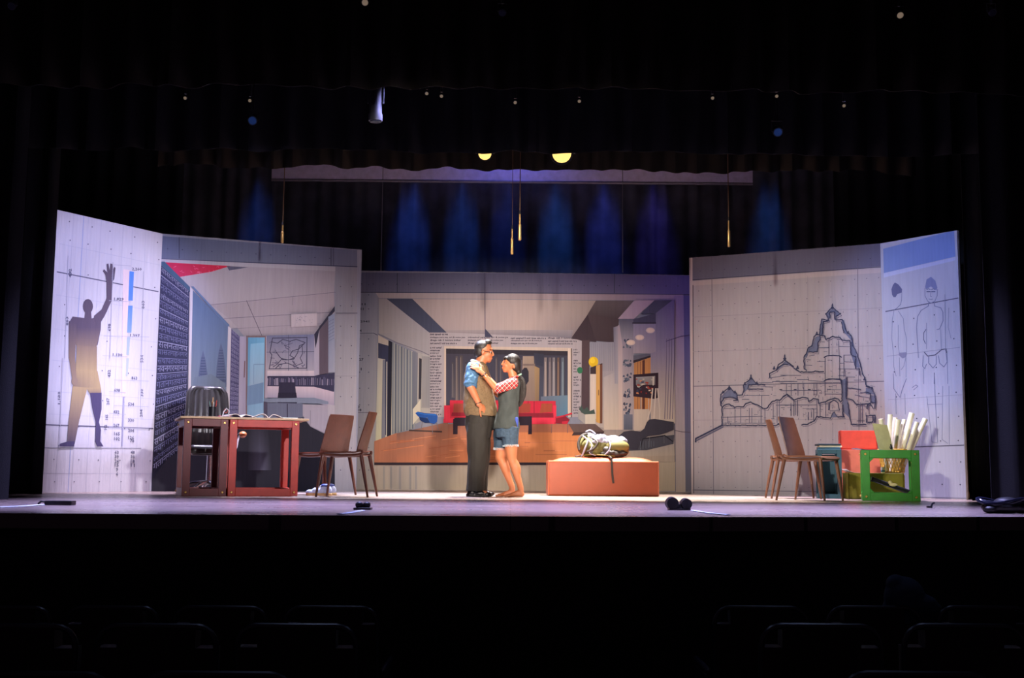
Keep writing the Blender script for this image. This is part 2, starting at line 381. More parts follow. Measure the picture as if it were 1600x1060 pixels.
# ---------------------------------------------------------------- printed scenery flats
TXT = {}
def text_mesh(s):
    if s in TXT: return TXT[s]
    c = bpy.data.curves.new('t', 'FONT'); c.body = s; c.size = 1; c.resolution_u = 1; c.offset = .03 if s.isascii() else .0
    o = bpy.data.objects.new('t', c); COL.objects.link(o)
    dg = bpy.context.evaluated_depsgraph_get()
    me = bpy.data.meshes.new_from_object(o.evaluated_get(dg))
    vs = [(v.co.x, v.co.y) for v in me.vertices]; fs = [tuple(p.vertices) for p in me.polygons]
    bpy.data.objects.remove(o); bpy.data.curves.remove(c); bpy.data.meshes.remove(me)
    if not vs: vs = [(0, 0), (1, 0), (1, 1)]
    x0 = min(v[0] for v in vs); x1 = max(v[0] for v in vs); y0 = min(v[1] for v in vs); y1 = max(v[1] for v in vs)
    TXT[s] = ([((x-x0)/(x1-x0), (y-y0)/(y1-y0)) for x, y in vs], fs); return TXT[s]

H = 3.05
class Flat:
    def __init__(s, A, B, label, base):
        s.A = Vector((*A, 0)); s.B = Vector((*B, 0)); d = s.B-s.A; s.L = d.length; s.e = d.normalized()
        s.n = Vector((s.e.y, -s.e.x, 0))
        s.root = thing('scenery_flat', label, 'stage flat', s.A, math.atan2(d.y, d.x))
        s.v = []; s.f = []; s.c = []; s.boxes = []
        s.rect(0, 0, s.L, H, base)
    def uv(s, px, py):
        d = ray(px, py); t = (s.A-CAMP).dot(s.n)/d.dot(s.n); p = CAMP+d*t-s.A
        return (p.dot(s.e), p.z)
    def add(s, pts, faces, cols, layer=None):
        x0 = min(p[0] for p in pts); x1 = max(p[0] for p in pts); y0 = min(p[1] for p in pts); y1 = max(p[1] for p in pts)
        l = 0
        for b in s.boxes:
            if b[0] < x1 and b[1] > x0 and b[2] < y1 and b[3] > y0 and b[4] >= l: l = b[4]+1
        s.boxes.append((x0, x1, y0, y1, l))
        k = len(s.v); y = -.0006*l-.0005
        for p in pts: s.v.append((min(max(p[0], 0), s.L), y, min(max(p[1], .003), H-.0005)))
        for f in faces: s.f.append(tuple(k+i for i in f))
        s.c += cols
    def rect(s, x0, y0, x1, y1, c):
        s.add([(x0, y0), (x1, y0), (x1, y1), (x0, y1)], [(0, 1, 2, 3)], [[lin(c)]*4])
    def poly(s, c, pts):
        q = [s.uv(*p) for p in pts]; s.add(q, [tuple(range(len(q)))], [[lin(c)]*len(q)])
    def grad(s, cs, pts, n=8):
        """four-cornered patch TL TR BR BL whose printed ink blends between its corner colours"""
        q = [Vector(s.uv(*p)) for p in pts]; C = [Vector(lin(c)) for c in cs]
        bl = lambda Q, u, v: (Q[0]*(1-u)+Q[1]*u)*(1-v)+(Q[3]*(1-u)+Q[2]*u)*v
        P = []; K = []
        for j in range(n+1):
            for i in range(n+1): P.append(tuple(bl(q, i/n, j/n))); K.append(tuple(bl(C, i/n, j/n)))
        fs = [(j*(n+1)+i, j*(n+1)+i+1, (j+1)*(n+1)+i+1, (j+1)*(n+1)+i) for j in range(n) for i in range(n)]
        s.add(P, fs, [[K[t] for t in f] for f in fs])
    def line(s, c, w, pts, taper=None):
        for a, b in zip(pts, pts[1:]):
            pass
        V = []; Fs = []
        for a, b in zip(pts, pts[1:]):
            dx, dy = b[0]-a[0], b[1]-a[1]; l = math.hypot(dx, dy) or 1; nx, ny = -dy/l*w/2, dx/l*w/2; ex, ey = dx/l*w*.3, dy/l*w*.3
            k = len(V)
            V += [s.uv(a[0]+nx-ex, a[1]+ny-ey), s.uv(b[0]+nx+ex, b[1]+ny+ey), s.uv(b[0]-nx+ex, b[1]-ny+ey), s.uv(a[0]-nx-ex, a[1]-ny-ey)]
            Fs.append((k, k+1, k+2, k+3))
        s.add(V, Fs, [[lin(c)]*4]*len(Fs))
    def wall(s, c, w, pts):          # sketchy double ink line for the drawn masonry
        s.line(c, w, pts)
    def dots(s, c, r, pts):
        V = []; Fs = []
        for (x, y) in pts:
            k = len(V)
            for t in range(6): V.append(s.uv(x+r*math.cos(t*PI/3), y+r*math.sin(t*PI/3)))
            Fs.append(tuple(range(k, k+6)))
        s.add(V, Fs, [[lin(c)]*6]*len(Fs))
    def ell(s, c, x, y, rx, ry, n=18):
        s.poly(c, [(x+rx*math.cos(2*PI*t/n), y+ry*math.sin(2*PI*t/n)) for t in range(n)])
    def text(s, c, st, quad):
        """quad: TL TR BR BL of the lettering in the photograph"""
        vs, fs = text_mesh(st); V = []
        for u, v in vs:
            v = 1-v
            x = (quad[0][0]*(1-u)+quad[1][0]*u)*(1-v)+(quad[3][0]*(1-u)+quad[2][0]*u)*v
            y = (quad[0][1]*(1-u)+quad[1][1]*u)*(1-v)+(quad[3][1]*(1-u)+quad[2][1]*u)*v
            V.append(s.uv(x, y))
        s.add(V, fs, [[lin(c)]*len(f) for f in fs])
    def build(s, edge_col=(225, 215, 215)):
        me = bpy.data.meshes.new('print'); me.from_pydata(s.v, [], s.f); me.materials.append(PRINT)
        ca = me.color_attributes.new('ink', 'FLOAT_COLOR', 'CORNER'); i = 0
        for f, cc in zip(me.polygons, s.c):
            for k in range(f.loop_total): ca.data[f.loop_start+k].color = (*cc[k], 1)
        o = bpy.data.objects.new('print', me); COL.objects.link(o); o.parent = s.root
        bm = bmesh.new(); box(bm, (s.L/2, .02, H/2), (s.L, .04, H)); finish('canvas_panel', bm, mat('canvas_edge', edge_col, .7), s.root, False)
        bm = bmesh.new()
        for x in (.05, s.L/2, s.L-.05): box(bm, (x, .06, H/2), (.07, .04, H-.02))
        for z in (.05, H/2, H-.05): box(bm, (s.L/2, .062, z), (s.L-.02, .036, .07))
        finish('timber_frame', bm, mat('pine_timber', (150, 115, 80), .7), s.root, False)
        for x in (s.L*.3, s.L*.75):
            bm = bmesh.new(); cone(bm, (x, .08, 2.2), .02, (x, .42, .03), .02, 8); cone(bm, (x, .08, .06), .018, (x, .42, .03), .018, 8)
            finish('brace', bm, MATS['pine_timber'], s.root)

def lerp2(a, b, t): return (a[0]+(b[0]-a[0])*t, a[1]+(b[1]-a[1])*t)
def bil(q, u, v):   # q = TL TR BR BL
    return lerp2(lerp2(q[0], q[1], u), lerp2(q[3], q[2], u), v)

# ===== far left flat: measured human figure
F1 = Flat((-4.95, 12.27), (-4.18, 13.52), 'outermost left flat printed with a dark standing human figure and measurements', (206, 202, 206))
Q1 = [(97, 328), (251, 366), (236, 769), (65, 771)]
G = (176, 174, 186); G2 = (190, 188, 198)
for v in (.12, .30, .42, .53, .64, .72, .93): F1.line(G2, .7, [bil(Q1, 0, v), bil(Q1, 1, v)])
for u in (.12, .27, .40, .52, .62, .72, .85): F1.line(G2, .6, [bil(Q1, u, 0), bil(Q1, u, 1)])
F1.line((150, 165, 205), .8, [bil(Q1, .22, 0), bil(Q1, .24, 1)])
F1.line((95, 92, 112), 1.6, [(89, 425), (247, 456)]); F1.line((92, 88, 104), 1.8, [(72, 664), (239, 670)])
F1.line((140, 138, 150), 1.2, [(70, 700), (220, 701)])
pts = []
for j, v in enumerate((.035, .10, .21, .33, .44, .55, .66, .76, .88, .96)):
    for i, u in enumerate((.10, .30, .50, .72, .97)): pts.append(bil(Q1, u+.01*((j*7+i*3) % 5-2), v))
F1.dots((92, 90, 105), 1.0, pts)
# a plain human silhouette, right arm raised
DK = (96, 84, 98); MID = (138, 118, 102); GO = (176, 152, 112); LG = (78, 70, 100)
F1.poly(DK, [(137+8.0*math.cos(t), 479+11.5*math.sin(t)) for t in [2*PI*k/18 for k in range(18)]])
F1.poly(DK, [(133, 486), (142, 487), (143, 500), (131, 500)])
F1.poly(DK, [(113, 495), (131, 497), (143, 498), (158, 491), (157, 515), (152, 540), (118, 536), (109, 520), (107, 505)])       # chest
F1.grad([DK, DK, MID, MID], [(111, 512), (157, 512), (149, 548), (120, 545)])
F1.grad([MID, MID, GO, GO], [(119, 540), (151, 542), (151, 582), (118, 580)])
F1.grad([GO, GO, GO, MID], [(118, 578), (152, 580), (157, 606), (113, 606)])
F1.poly(DK, [(146, 494), (158, 484), (166, 466), (166, 440), (170, 436), (176, 441), (174, 470), (163, 494), (152, 512)])     # raised arm
F1.poly(DK, [(166, 441), (164, 430), (160, 424), (162, 421), (167, 426), (166, 413), (169, 412), (171, 424), (172, 412), (175, 413), (175, 424), (178, 417), (180, 419), (178, 436), (174, 443)])
F1.grad([DK, DK, MID, MID], [(107, 502), (119, 504), (117, 562), (107, 560)])                                              # hanging arm
F1.grad([MID, MID, (150, 128, 108), (150, 128, 108)], [(107, 558), (117, 560), (119, 592), (112, 592)])
F1.ell((150, 128, 108), 116, 596, 5, 7)
F1.grad([GO, GO, MID, MID], [(113, 604), (136, 606), (124, 655), (107, 655)])                                              # left leg
F1.grad([MID, MID, DK, DK], [(107, 653), (124, 653), (116, 694), (104, 694)])
F1.poly(LG, [(105, 690), (116, 690), (115, 698), (90, 698), (92, 694)])
F1.grad([GO, GO, MID, MID], [(134, 606), (157, 606), (158, 616), (140, 616)])
F1.poly(LG, [(140, 614), (158, 614), (158, 640), (154, 660), (157, 672), (156, 690), (161, 698), (151, 698), (148, 690), (149, 660), (144, 640)])
# blue measuring bars and figures
F1.poly((226, 205, 205), [(192, 421), (202, 422), (196, 620), (190, 620)])
F1.grad([(86, 138, 214), (86, 138, 214), (96, 140, 212), (96, 140, 212)], [(202, 424), (209, 425), (207, 470), (200, 470)])
F1.grad([(100, 142, 212), (100, 142, 212), (130, 160, 216), (130, 160, 216)], [(200, 478), (207, 478), (205, 520), (198, 520)])
F1.grad([(165, 180, 216)]*4, [(198, 527), (203, 527), (201, 555), (197, 555)])
F1.grad([(176, 186, 216)]*4, [(197, 560), (201, 560), (199, 588), (196, 588)])
F1.poly((152, 150, 172), [(192, 620), (194, 620), (191, 698), (189, 698)])
NC = (100, 98, 116)
for s_, x, y in [('2,260', 206, 418), ('1,829', 178, 465), ('1,397', 203, 522), ('1,130', 176, 552), ('863', 205, 588), ('698', 178, 607), ('534', 200, 629), ('432', 177, 641), ('330', 200, 654), ('267', 177, 662), ('204', 200, 670), ('165', 178, 675), ('126', 200, 681), ('102', 178, 683), ('78', 203, 686),
                 ('63', 179, 704), ('48', 204, 704), ('39', 179, 711), ('30', 204, 711), ('24', 179, 718), ('18', 204, 718), ('15', 179, 724), ('11', 204, 724), ('9', 181, 731), ('6', 181, 738)]:
    wd = 2.9*len(s_)+.6; F1.text(NC, s_, [(x, y), (x+wd, y+.6), (x+wd-.1, y+6.2), (x-.1, y+5.6)])
for s_, x, y, h_ in [('432', 107, 420, 14), ('863', 102, 495, 14), ('1,130', 90, 612, 20), ('432', 173, 428, 12), ('698', 168, 506, 12), ('863', 221, 470, 13), ('534', 219, 555, 12), ('330', 219, 608, 12), ('204', 218, 640, 12), ('267', 166, 622, 11), ('165', 164, 648, 8), ('102', 162, 664, 8), ('432', 168, 578, 12)]:
    F1.text(NC, s_, [(x, y+h_), (x, y), (x+4.6, y), (x+4.6, y+h_)])
for x, y0, y1 in ((224, 424, 640), (176, 410, 560), (106, 400, 560), (97, 560, 700)): F1.line(G, .8, [(x, y0), (x-5, y1)])
for x0, x1, y in ((178, 204, 414), (170, 204, 470), (162, 232, 525), (160, 198, 556), (178, 232, 594), (170, 196, 612), (178, 232, 634), (170, 196, 646), (170, 232, 668)): F1.line(G, .8, [(x0, y), (x1, y+2)])
F1.build()

# ===== left flat: office interior
F2 = Flat((-4.18, 13.52), (-1.92, 14.43), 'left flat printed with an office interior and a wall of Devanagari writing', (140, 142, 156))
Q2 = [(252, 369), (558, 391), (556, 769), (236, 769)]
F2.grad([(96, 104, 132), (104, 110, 134), (108, 112, 132), (104, 110, 134)], [(252, 369), (558, 391), (558, 418), (251, 405)])
F2.line((56, 60, 84), 1.2, [(251, 405), (558, 417)])
F2.grad([(176, 172, 182), (168, 164, 174), (168, 164, 172), (182, 176, 186)], [(251, 405), (524, 417), (524, 424), (251, 410)])
F2.grad([(132, 134, 146), (134, 134, 144), (172, 166, 166), (174, 168, 164)], [(524, 417), (558, 418), (556, 769), (522, 769)])
F2.line((62, 64, 84), 1, [(280, 371), (280, 404)]); F2.line((62, 64, 84), 1, [(517, 388), (517, 416)]); F2.line((62, 64, 84), .8, [(521, 388), (521, 416)])
F2.grad([(172, 164, 172), (158, 152, 160), (166, 156, 160), (176, 166, 172)], [(251, 410), (524, 424), (520, 490), (251, 530)])       # ceiling
F2.poly((164, 154, 160), [(330, 477), (522, 457), (524, 530), (385, 530), (360, 500)])
F2.grad([(190, 44, 84), (206, 40, 70), (196, 46, 72), (190, 50, 90)], [(256, 410), (360, 416), (330, 425), (281, 433)])
rnd = random.Random(2)
for k in range(26):
    x = rnd.uniform(272, 345); y = rnd.uniform(414, 427); 
    if y > 416+ (x-272)*.02 and y < 432-(x-281)*.12: F2.line((226, 110, 140), .5, [(x, y), (x+rnd.uniform(-3, 3), y+rnd.uniform(-2, 2)), (x+rnd.uniform(-4, 4), y+rnd.uniform(-2, 2))])
F2.poly((92, 92, 112), [(354, 416), (388, 418), (358, 423)])
F2.line((112, 106, 122), .7, [(325, 477), (524, 457)]); F2.line((112, 106, 122), .8, [(350, 498), (521, 488)]); F2.line((130, 122, 134), .6, [(365, 514), (520, 505)])
F2.line((104, 96, 108), 1.0, [(385, 470), (409, 525)]); F2.line((130, 122, 134), .6, [(457, 464), (457, 477)])
# dark lettered wall
F2.poly((68, 92, 118), [(252, 409), (257, 409), (297, 449), (297, 457), (251, 416)])
W = [(251, 415), (296, 455), (291, 705), (237, 752)]
F2.grad([(50, 50, 80), (54, 56, 88), (46, 46, 58), (44, 42, 54)], W)
words_ = ['वासतगहनगर', 'सथापतयकला', 'नवनगरमानव', 'लोकनामसभा', 'गतानगतवास', 'वयवहारलसच', 'सामानयपरत', 'मनषयसथान', 'कलाभवनसा', 'सलनतानप']
n = 26
for i in range(n):
    v0 = (i+.10)/n; v1 = (i+.86)/n; sl = .0
    a, b, c, d = bil(W, .03, v0), bil(W, .97, v0), bil(W, .97, v1), bil(W, .03, v1)
    if d[1] > 748: continue
    F2.text((104, 104, 134) if i % 3 else (134, 132, 156), words_[i % 10], [a, b, c, d])
    if i % 4 == 1: F2.line((150, 150, 172), .8, [bil(W, .03, v0), bil(W, .97, v0)])
# blue panel with temple towers
F2.grad([(200, 192, 200), (196, 190, 200), (196, 186, 176), (206, 194, 176)], [(297, 449), (303, 456), (300, 700), (292, 704)])
P = [(301, 454), (356, 511), (351, 690), (296, 700)]
F2.grad([(86, 106, 138), (96, 114, 146), (130, 146, 160), (132, 140, 138)], P)
for x0, y0, y1, w in [(317, 548, 605, 9), (345, 536, 605, 9)]:
    F2.poly((92, 102, 128), [(x0, y0), (x0+w*.4, y0+14), (x0+w*.75, y0+36), (x0+w, y1), (x0-w, y1), (x0-w*.75, y0+36), (x0-w*.4, y0+14)])
    for k in range(12): F2.line((60, 70, 100), .9, [(x0-w*.7*(.4+k/16), y0+12+k*4.2), (x0+w*.7*(.4+k/16), y0+12+k*4.2)])
for y in (590, 596): F2.line((74, 82, 104), 1.4, [(335, y), (352, y)])
F2.poly((110, 122, 136), [(303, 590), (330, 585), (352, 600), (352, 612), (300, 612)])
F2.poly((98, 118, 152), [(298, 448), (302, 448), (358, 508), (358, 514)])
F2.grad([(196, 190, 200), (206, 198, 204), (204, 196, 188), (190, 182, 180)], [(356, 510), (361, 514), (358, 700), (351, 700)])
W2 = [(361, 514), (374, 526), (372, 690), (357, 695)]
F2.grad([(88, 84, 122), (84, 80, 118), (78, 74, 98), (76, 72, 98)], W2)
for i in range(24):
    v0 = i/24; F2.text((140, 136, 166), words_[(i*3) % 10][:4], [bil(W2, .05, v0), bil(W2, .95, v0), bil(W2, .95, v0+.032), bil(W2, .05, v0+.032)])
F2.grad([(168, 160, 180), (160, 152, 172), (150, 142, 156), (164, 156, 164)], [(374, 526), (385, 527), (383, 705), (371, 705)])
F2.line((112, 84, 84), 1.6, [(382, 565), (381, 590)])
# blue glass door
F2.poly((122, 104, 106), [(384, 525), (416, 525), (412, 705), (383, 705)])
F2.grad([(92, 150, 184), (112, 168, 200), (150, 176, 192), (138, 164, 180)], [(387, 528), (413, 528), (411, 700), (385, 700)])
F2.grad([(132, 178, 204), (132, 182, 208), (150, 172, 186), (144, 168, 184)], [(391, 538), (412, 536), (411, 600), (389, 606)])
F2.line((112, 136, 160), .8, [(396, 600), (396, 570), (412, 570)])
F2.poly((112, 138, 164), [(386, 604), (411, 598), (410, 630), (385, 634)])
F2.poly((172, 158, 166), [(415, 526), (418, 526), (416, 700), (412, 700)])
# back wall
F2.grad([(110, 112, 138), (112, 116, 146), (172, 164, 172), (176, 166, 168)], [(416, 525), (490, 523), (490, 586), (416, 588)])
F2.line((84, 84, 104), .8, [(416, 551), (490, 550)]); F2.line((84, 84, 104), .7, [(450, 524), (450, 585)]); F2.line((90, 90, 110), .7, [(479, 524), (479, 580)])
rnd = random.Random(5)
IK = (62, 60, 80)
F2.line(IK, 1.2, [(425, 529), (479, 528), (478, 576), (420, 577), (424, 555), (421, 551), (425, 529)])
F2.line(IK, 1.1, [(424, 535), (433, 537), (441, 531), (452, 534), (462, 531), (476, 536), (466, 546), (456, 549), (452, 556), (459, 560), (450, 563), (440, 561), (432, 570), (426, 574)])
F2.line(IK, 1.1, [(431, 551), (436, 558), (441, 563), (449, 563), (458, 562), (464, 552), (467, 541), (474, 538)])
F2.line(IK, 1.0, [(471, 540), (472, 553), (468, 560), (472, 568), (462, 572), (456, 565)])
F2.line(IK, 1.2, [(430, 576), (436, 570), (448, 568), (458, 572), (466, 576)])
for k in range(26):
    x = rnd.uniform(424, 476); y = rnd.uniform(531, 575); F2.line((84, 82, 104), .7, [(x, y), (x+rnd.uniform(-6, 6), y+rnd.uniform(-4, 4)), (x+rnd.uniform(-6, 6), y+rnd.uniform(-4, 4))])
F2.grad([(206, 190, 190), (206, 190, 190), (180, 170, 180), (180, 170, 180)], [(417, 580), (490, 580), (490, 590), (417, 590)])
F2.poly((56, 54, 76), [(417, 588), (490, 588), (522, 583), (521, 613), (490, 605), (417, 604)])
for k in range(34):
    x = 418+k*3.1+rnd.uniform(-.8, .8); F2.line(rnd.choice([(120, 112, 132), (150, 140, 156), (88, 84, 108)]), rnd.uniform(.8, 2), [(x, 590+rnd.uniform(0, 4)), (x+rnd.uniform(-.6, .6), 602)])
F2.grad([(200, 182, 186), (206, 188, 190), (170, 160, 172), (160, 152, 168)], [(417, 604), (490, 605), (490, 622), (417, 622)])
F2.grad([(204, 184, 188), (190, 172, 178), (150, 142, 156), (158, 150, 164)], [(490, 605), (521, 613), (521, 640), (490, 628)])
F2.poly((48, 44, 62), [(435, 598), (460, 598), (462, 621), (434, 621)]); F2.poly((40, 36, 52), [(434, 614), (462, 614), (463, 622), (433, 622)])
F2.poly((124, 132, 146), [(412, 623), (490, 622), (512, 628), (512, 632), (412, 629)])
F2.poly((48, 46, 64), [(433, 629), (463, 629), (463, 631.5), (433, 631.5)])
F2.poly((104, 108, 124), [(416, 630), (472, 631), (472, 656), (416, 656)]); F2.line((56, 54, 70), 1.6, [(448, 632), (448, 655)]); F2.poly((76, 70, 84), [(411, 628), (417, 629), (417, 656), (411, 656)])
F2.poly((160, 152, 158), [(472, 632), (511, 634), (511, 680), (484, 667), (472, 650)]); F2.line((122, 116, 126), .8, [(484, 642), (484, 664)])
F2.poly((172, 164, 166), [(511, 632), (522, 634), (522, 700), (511, 690)])
F2.poly((170, 162, 174), [(490, 522), (498, 512), (498, 586), (490, 588)])
F2.poly((94, 82, 92), [(498, 510), (512, 498), (512, 584), (498, 586)])
F2.poly((52, 50, 66), [(490, 523), (522, 479), (522, 487), (498, 516), (494, 536), (492, 545)])
F2.grad([(128, 138, 160), (138, 146, 166), (160, 160, 170), (150, 152, 164)], [(512, 496), (522, 490), (522, 582), (512, 583)])
for k in range(7): F2.line((108, 114, 136), .6, [(512, 504+k*5), (521, 499+k*5)])
F2.poly((186, 174, 178), [(454, 492), (494, 490), (494, 510), (454, 512)])
for k in range(14):
    x = rnd.uniform(462, 488); y = rnd.uniform(495, 505); F2.line((142, 138, 152), .6, [(x, y), (x+rnd.uniform(-4, 4), y+rnd.uniform(-2, 2))])
F2.poly((36, 34, 42), [(237, 748), (262, 716), (291, 700), (357, 692), (372, 661), (416, 656), (472, 653), (484, 667), (511, 682), (522, 690), (522, 769), (236, 769)])
F2.grad([(40, 38, 46), (52, 50, 60), (84, 82, 96), (40, 38, 46)], [(388, 672), (404, 672), (408, 735), (386, 735)]); F2.grad([(52, 50, 60), (40, 38, 46), (40, 38, 46), (84, 82, 96)], [(404, 672), (418, 672), (424, 735), (408, 735)])  # lighter streak: glare on the dark floor, put into the ink
# right concrete pillar of the print: joints and bolt dots
F2.line((92, 92, 108), 1, [(524, 490), (557, 490)]); F2.line((126, 124, 134), .6, [(524, 588), (557, 588)])
for y in (448, 478, 510, 540, 560, 590, 620, 660, 700, 735): F2.dots((78, 76, 92), .9, [(532, y), (549, y+.5)])
for k in range(12): F2.dots((70, 74, 98), .9, [(262+k*23, 389+k*1.35)])
F2.build()

# ===== central flat: living room
F3 = Flat((-2.32, 15.98), (2.52, 16.12), 'wide central flat printed with a red-sofa living room and wooden floor', (128, 130, 146))
C3 = F3
C3.grad([(92, 96, 124), (84, 82, 110), (96, 94, 116), (104, 104, 128)], [(558, 426), (820, 427), (820, 458), (558, 457)])
C3.grad([(84, 82, 110), (96, 90, 150), (104, 98, 150), (96, 94, 116)], [(820, 427), (1080, 431), (1080, 461), (820, 458)])
C3.line((60, 60, 84), 1.2, [(558, 457), (820, 458), (1080, 461)])
C3.grad([(126, 130, 152), (132, 134, 152), (164, 160, 160), (158, 154, 158)], [(558, 458), (590, 458), (586, 768), (556, 768)])
C3.grad([(166, 156, 162), (160, 146, 150), (156, 142, 146), (164, 152, 156)], [(587, 458), (820, 459), (820, 468), (592, 466)])
C3.grad([(160, 146, 150), (160, 142, 168), (160, 142, 168), (156, 142, 146)], [(820, 459), (1068, 461), (1052, 470), (820, 468)])
C3.grad([(150, 132, 170), (146, 130, 176), (196, 178, 164), (192, 174, 160)], [(1053, 462), (1068, 462), (1071, 769), (1056, 769)])
C3.grad([(96, 92, 150), (104, 98, 156), (120, 116, 128), (116, 112, 124)], [(1068, 462), (1081, 462), (1084, 769), (1071, 769)])
C3.line((66, 62, 86), .9, [(1053, 470), (1055, 769)])
C3.grad([(172, 160, 154), (178, 164, 152), (190, 176, 156), (172, 164, 158)], [(585, 727), (820, 727), (820, 768), (585, 768)])
C3.grad([(178, 164, 152), (190, 172, 150), (192, 174, 150), (190, 176, 156)], [(820, 726), (1055, 722), (1055, 768), (820, 768)])
for x in (600, 611, 625, 641, 650): C3.line((150, 146, 148), 3, [(x, 730), (x, 766)])
for yy in (521, 645): C3.line((70, 70, 92), .9, [(558, yy), (584, yy), (590, yy+3)])
for yy in (445, 461, 483, 530, 556, 582, 607, 633, 668, 700, 735): C3.dots((74, 76, 98), .9, [(562, yy), (576, yy)])
for k in range(28): C3.dots((68, 68, 92), .9, [(565+k*18.3, 444+k*.12)])
for x in (621, 960): C3.line((62, 62, 86), 1, [(x, 427), (x, 458)])
for s_, y in (('1,11', 474), ('811', 481), ('1,2941', 501), ('94', 515), ('127', 560), ('11', 575), ('3', 634), ('18', 639)):
    C3.text((50, 50, 66), s_, [(559, y), (559+3*len(s_), y), (559+3*len(s_), y+4), (559, y+4)])
# interior: ceiling, beams
C3.grad([(158, 144, 146), (172, 156, 154), (168, 152, 148), (150, 138, 142)], [(592, 467), (820, 469), (820, 526), (672, 526)])
C3.grad([(172, 156, 154), (160, 146, 142), (120, 110, 116), (168, 152, 148)], [(820, 469), (931, 470), (895, 530), (820, 526)])
C3.grad([(150, 140, 142), (140, 132, 138), (108, 104, 118), (116, 110, 124)], [(690, 516), (896, 516), (892, 530), (698, 530)], 6)
C3.grad([(150, 144, 150), (150, 144, 150), (150, 146, 154), (156, 150, 152)], [(592, 467), (606, 467), (673, 520), (592, 523)])
C3.poly((152, 147, 152), [(592, 521), (673, 519), (672, 560), (640, 545)])
C3.poly((64, 68, 90), [(604, 467), (644, 467), (699, 521), (672, 521)])
C3.line((110, 106, 120), 1.2, [(591, 522), (618, 535), (660, 550), (672, 556)])
C3.poly((178, 166, 158), [(591, 524), (608, 533), (608, 541), (591, 536)])
# text wall
C3.poly((158, 150, 156), [(671, 520), (700, 520), (893, 528), (910, 531), (909, 650), (905, 652), (671, 652)])
TX = (46, 44, 62)
lines_ = ['stutappa sere sea, ort & some yeo', 'dhaga vak 3 tunnse mthar', 'sert usured 3 soir toes era ro a', 'ottoasted sere aso ert & some ye']
for i, (x0, x1, y) in enumerate([(672, 727, 526), (672, 727, 530.5), (672, 727, 535), (731, 794, 526), (731, 794, 530.5), (731, 794, 535), (798, 853, 527), (798, 853, 531), (798, 853, 535.5), (856, 907, 527), (856, 907, 531.5), (856, 907, 536)]):
    k = 1-.12*(i % 3)
    C3.text(TX, lines_[i % 4], [(x0, y), (x0+(x1-x0)*k, y), (x0+(x1-x0)*k, y+3.4), (x0, y+3.4)])
C3.text(TX, 'nver saneor os roe', [(672, 521.5), (700, 521.5), (700, 524.5), (672, 524.5)])
sh_ = ['a roi astaf', 'otrantosar', 'arcrad q ir', 'asteo lotr', 'ar a notar', 'otenold rt', 'trogre aut', 'crtat aun r', 'tast if agre', 'tocr eaton', 'trn nal un']
for i in range(25):
    y = 542+i*4.35; C3.text(TX, sh_[i % 11], [(672, y), (690-2*(i % 3), y), (690-2*(i % 3), y+3.1), (672, y+3.1)])
for i in range(24):
    if i in (3, 9, 14): continue
    y = 545+i*4.3; wv = [6, 9, 5, 10, 7, 12][i % 6]; C3.text(TX, sh_[(i*3) % 11][:7], [(896, y), (896+wv, y), (896+wv, y+3), (896, y+3)])
# framed temple picture
C3.poly((184, 166, 154), [(694, 541), (894, 544), (894, 652), (694, 652)])
C3.grad([(58, 54, 68), (56, 54, 68), (66, 74, 92), (62, 62, 78)], [(697, 545), (887, 549), (887, 650), (697, 650)])
C3.poly((46, 42, 52), [(697, 545), (887, 549), (887, 556), (697, 553)])
for x, w, y0, y1, c in [(708, 5, 566, 622, (86, 80, 84)), (714, 5, 557, 630, (104, 94, 92)), (721, 6, 556, 634, (96, 86, 84)), (728, 3, 566, 630, (70, 64, 70)),
                        (776, 4, 558, 620, (92, 84, 86)), (783, 5, 562, 630, (84, 78, 84)), (816, 5, 560, 650, (78, 72, 80))]:
    C3.grad([(c[0]*.8, c[1]*.8, c[2]*.8), (c[0]*.7, c[1]*.7, c[2]*.8), c, c], [(x-w*.4, y0), (x+w*.4, y0), (x+w/2, y1), (x-w/2, y1)], 4)
    C3.line(tuple(v*1.25 for v in c), .8, [(x-w*.2, y0+3), (x-w*.2, y1-2)])
C3.grad([(150, 132, 120), (140, 122, 108), (124, 104, 96), (120, 102, 98)], [(817, 557), (834, 557), (838, 632), (814, 634)])
C3.poly((112, 96, 92), [(817, 569), (836, 569), (836, 572), (817, 572)])
C3.poly((42, 40, 52), [(815, 580), (819, 575), (823, 575), (826, 581), (826, 596), (822, 602), (815, 600)])
C3.grad([(150, 124, 92), (140, 114, 84), (120, 98, 80), (130, 106, 84)], [(835, 572), (843, 576), (842, 630), (836, 632)])
C3.poly((48, 50, 66), [(834, 552), (850, 554), (848, 573), (838, 570)])
for x, w, c in [(852, 6, (146, 134, 130)), (859, 6, (120, 110, 112)), (865, 6, (140, 134, 136)), (872, 5, (118, 96, 84)), (879, 6, (110, 122, 132))]:
    C3.grad([(c[0]*.75, c[1]*.75, c[2]*.8), (c[0]*.85, c[1]*.85, c[2]*.85), c, (c[0]*.8, c[1]*.8, c[2]*.85)], [(x-w*.3, 559), (x+w*.35, 559), (x+w/2, 626), (x-w/2, 626)], 4)
    C3.line(tuple(min(255, v*1.2) for v in c), .8, [(x, 566), (x, 620)]); C3.line((50, 46, 56), 1.2, [(x+w*.5, 560), (x+w*.5, 620)])
C3.grad([(96, 104, 122), (98, 122, 140), (84, 124, 150), (84, 84, 100)], [(845, 620), (887, 618), (887, 652), (845, 652)])
C3.line((206, 190, 176), 1.8, [(889, 545), (889, 652)]); C3.line((60, 52, 62), 1.4, [(893, 545), (893, 652)])
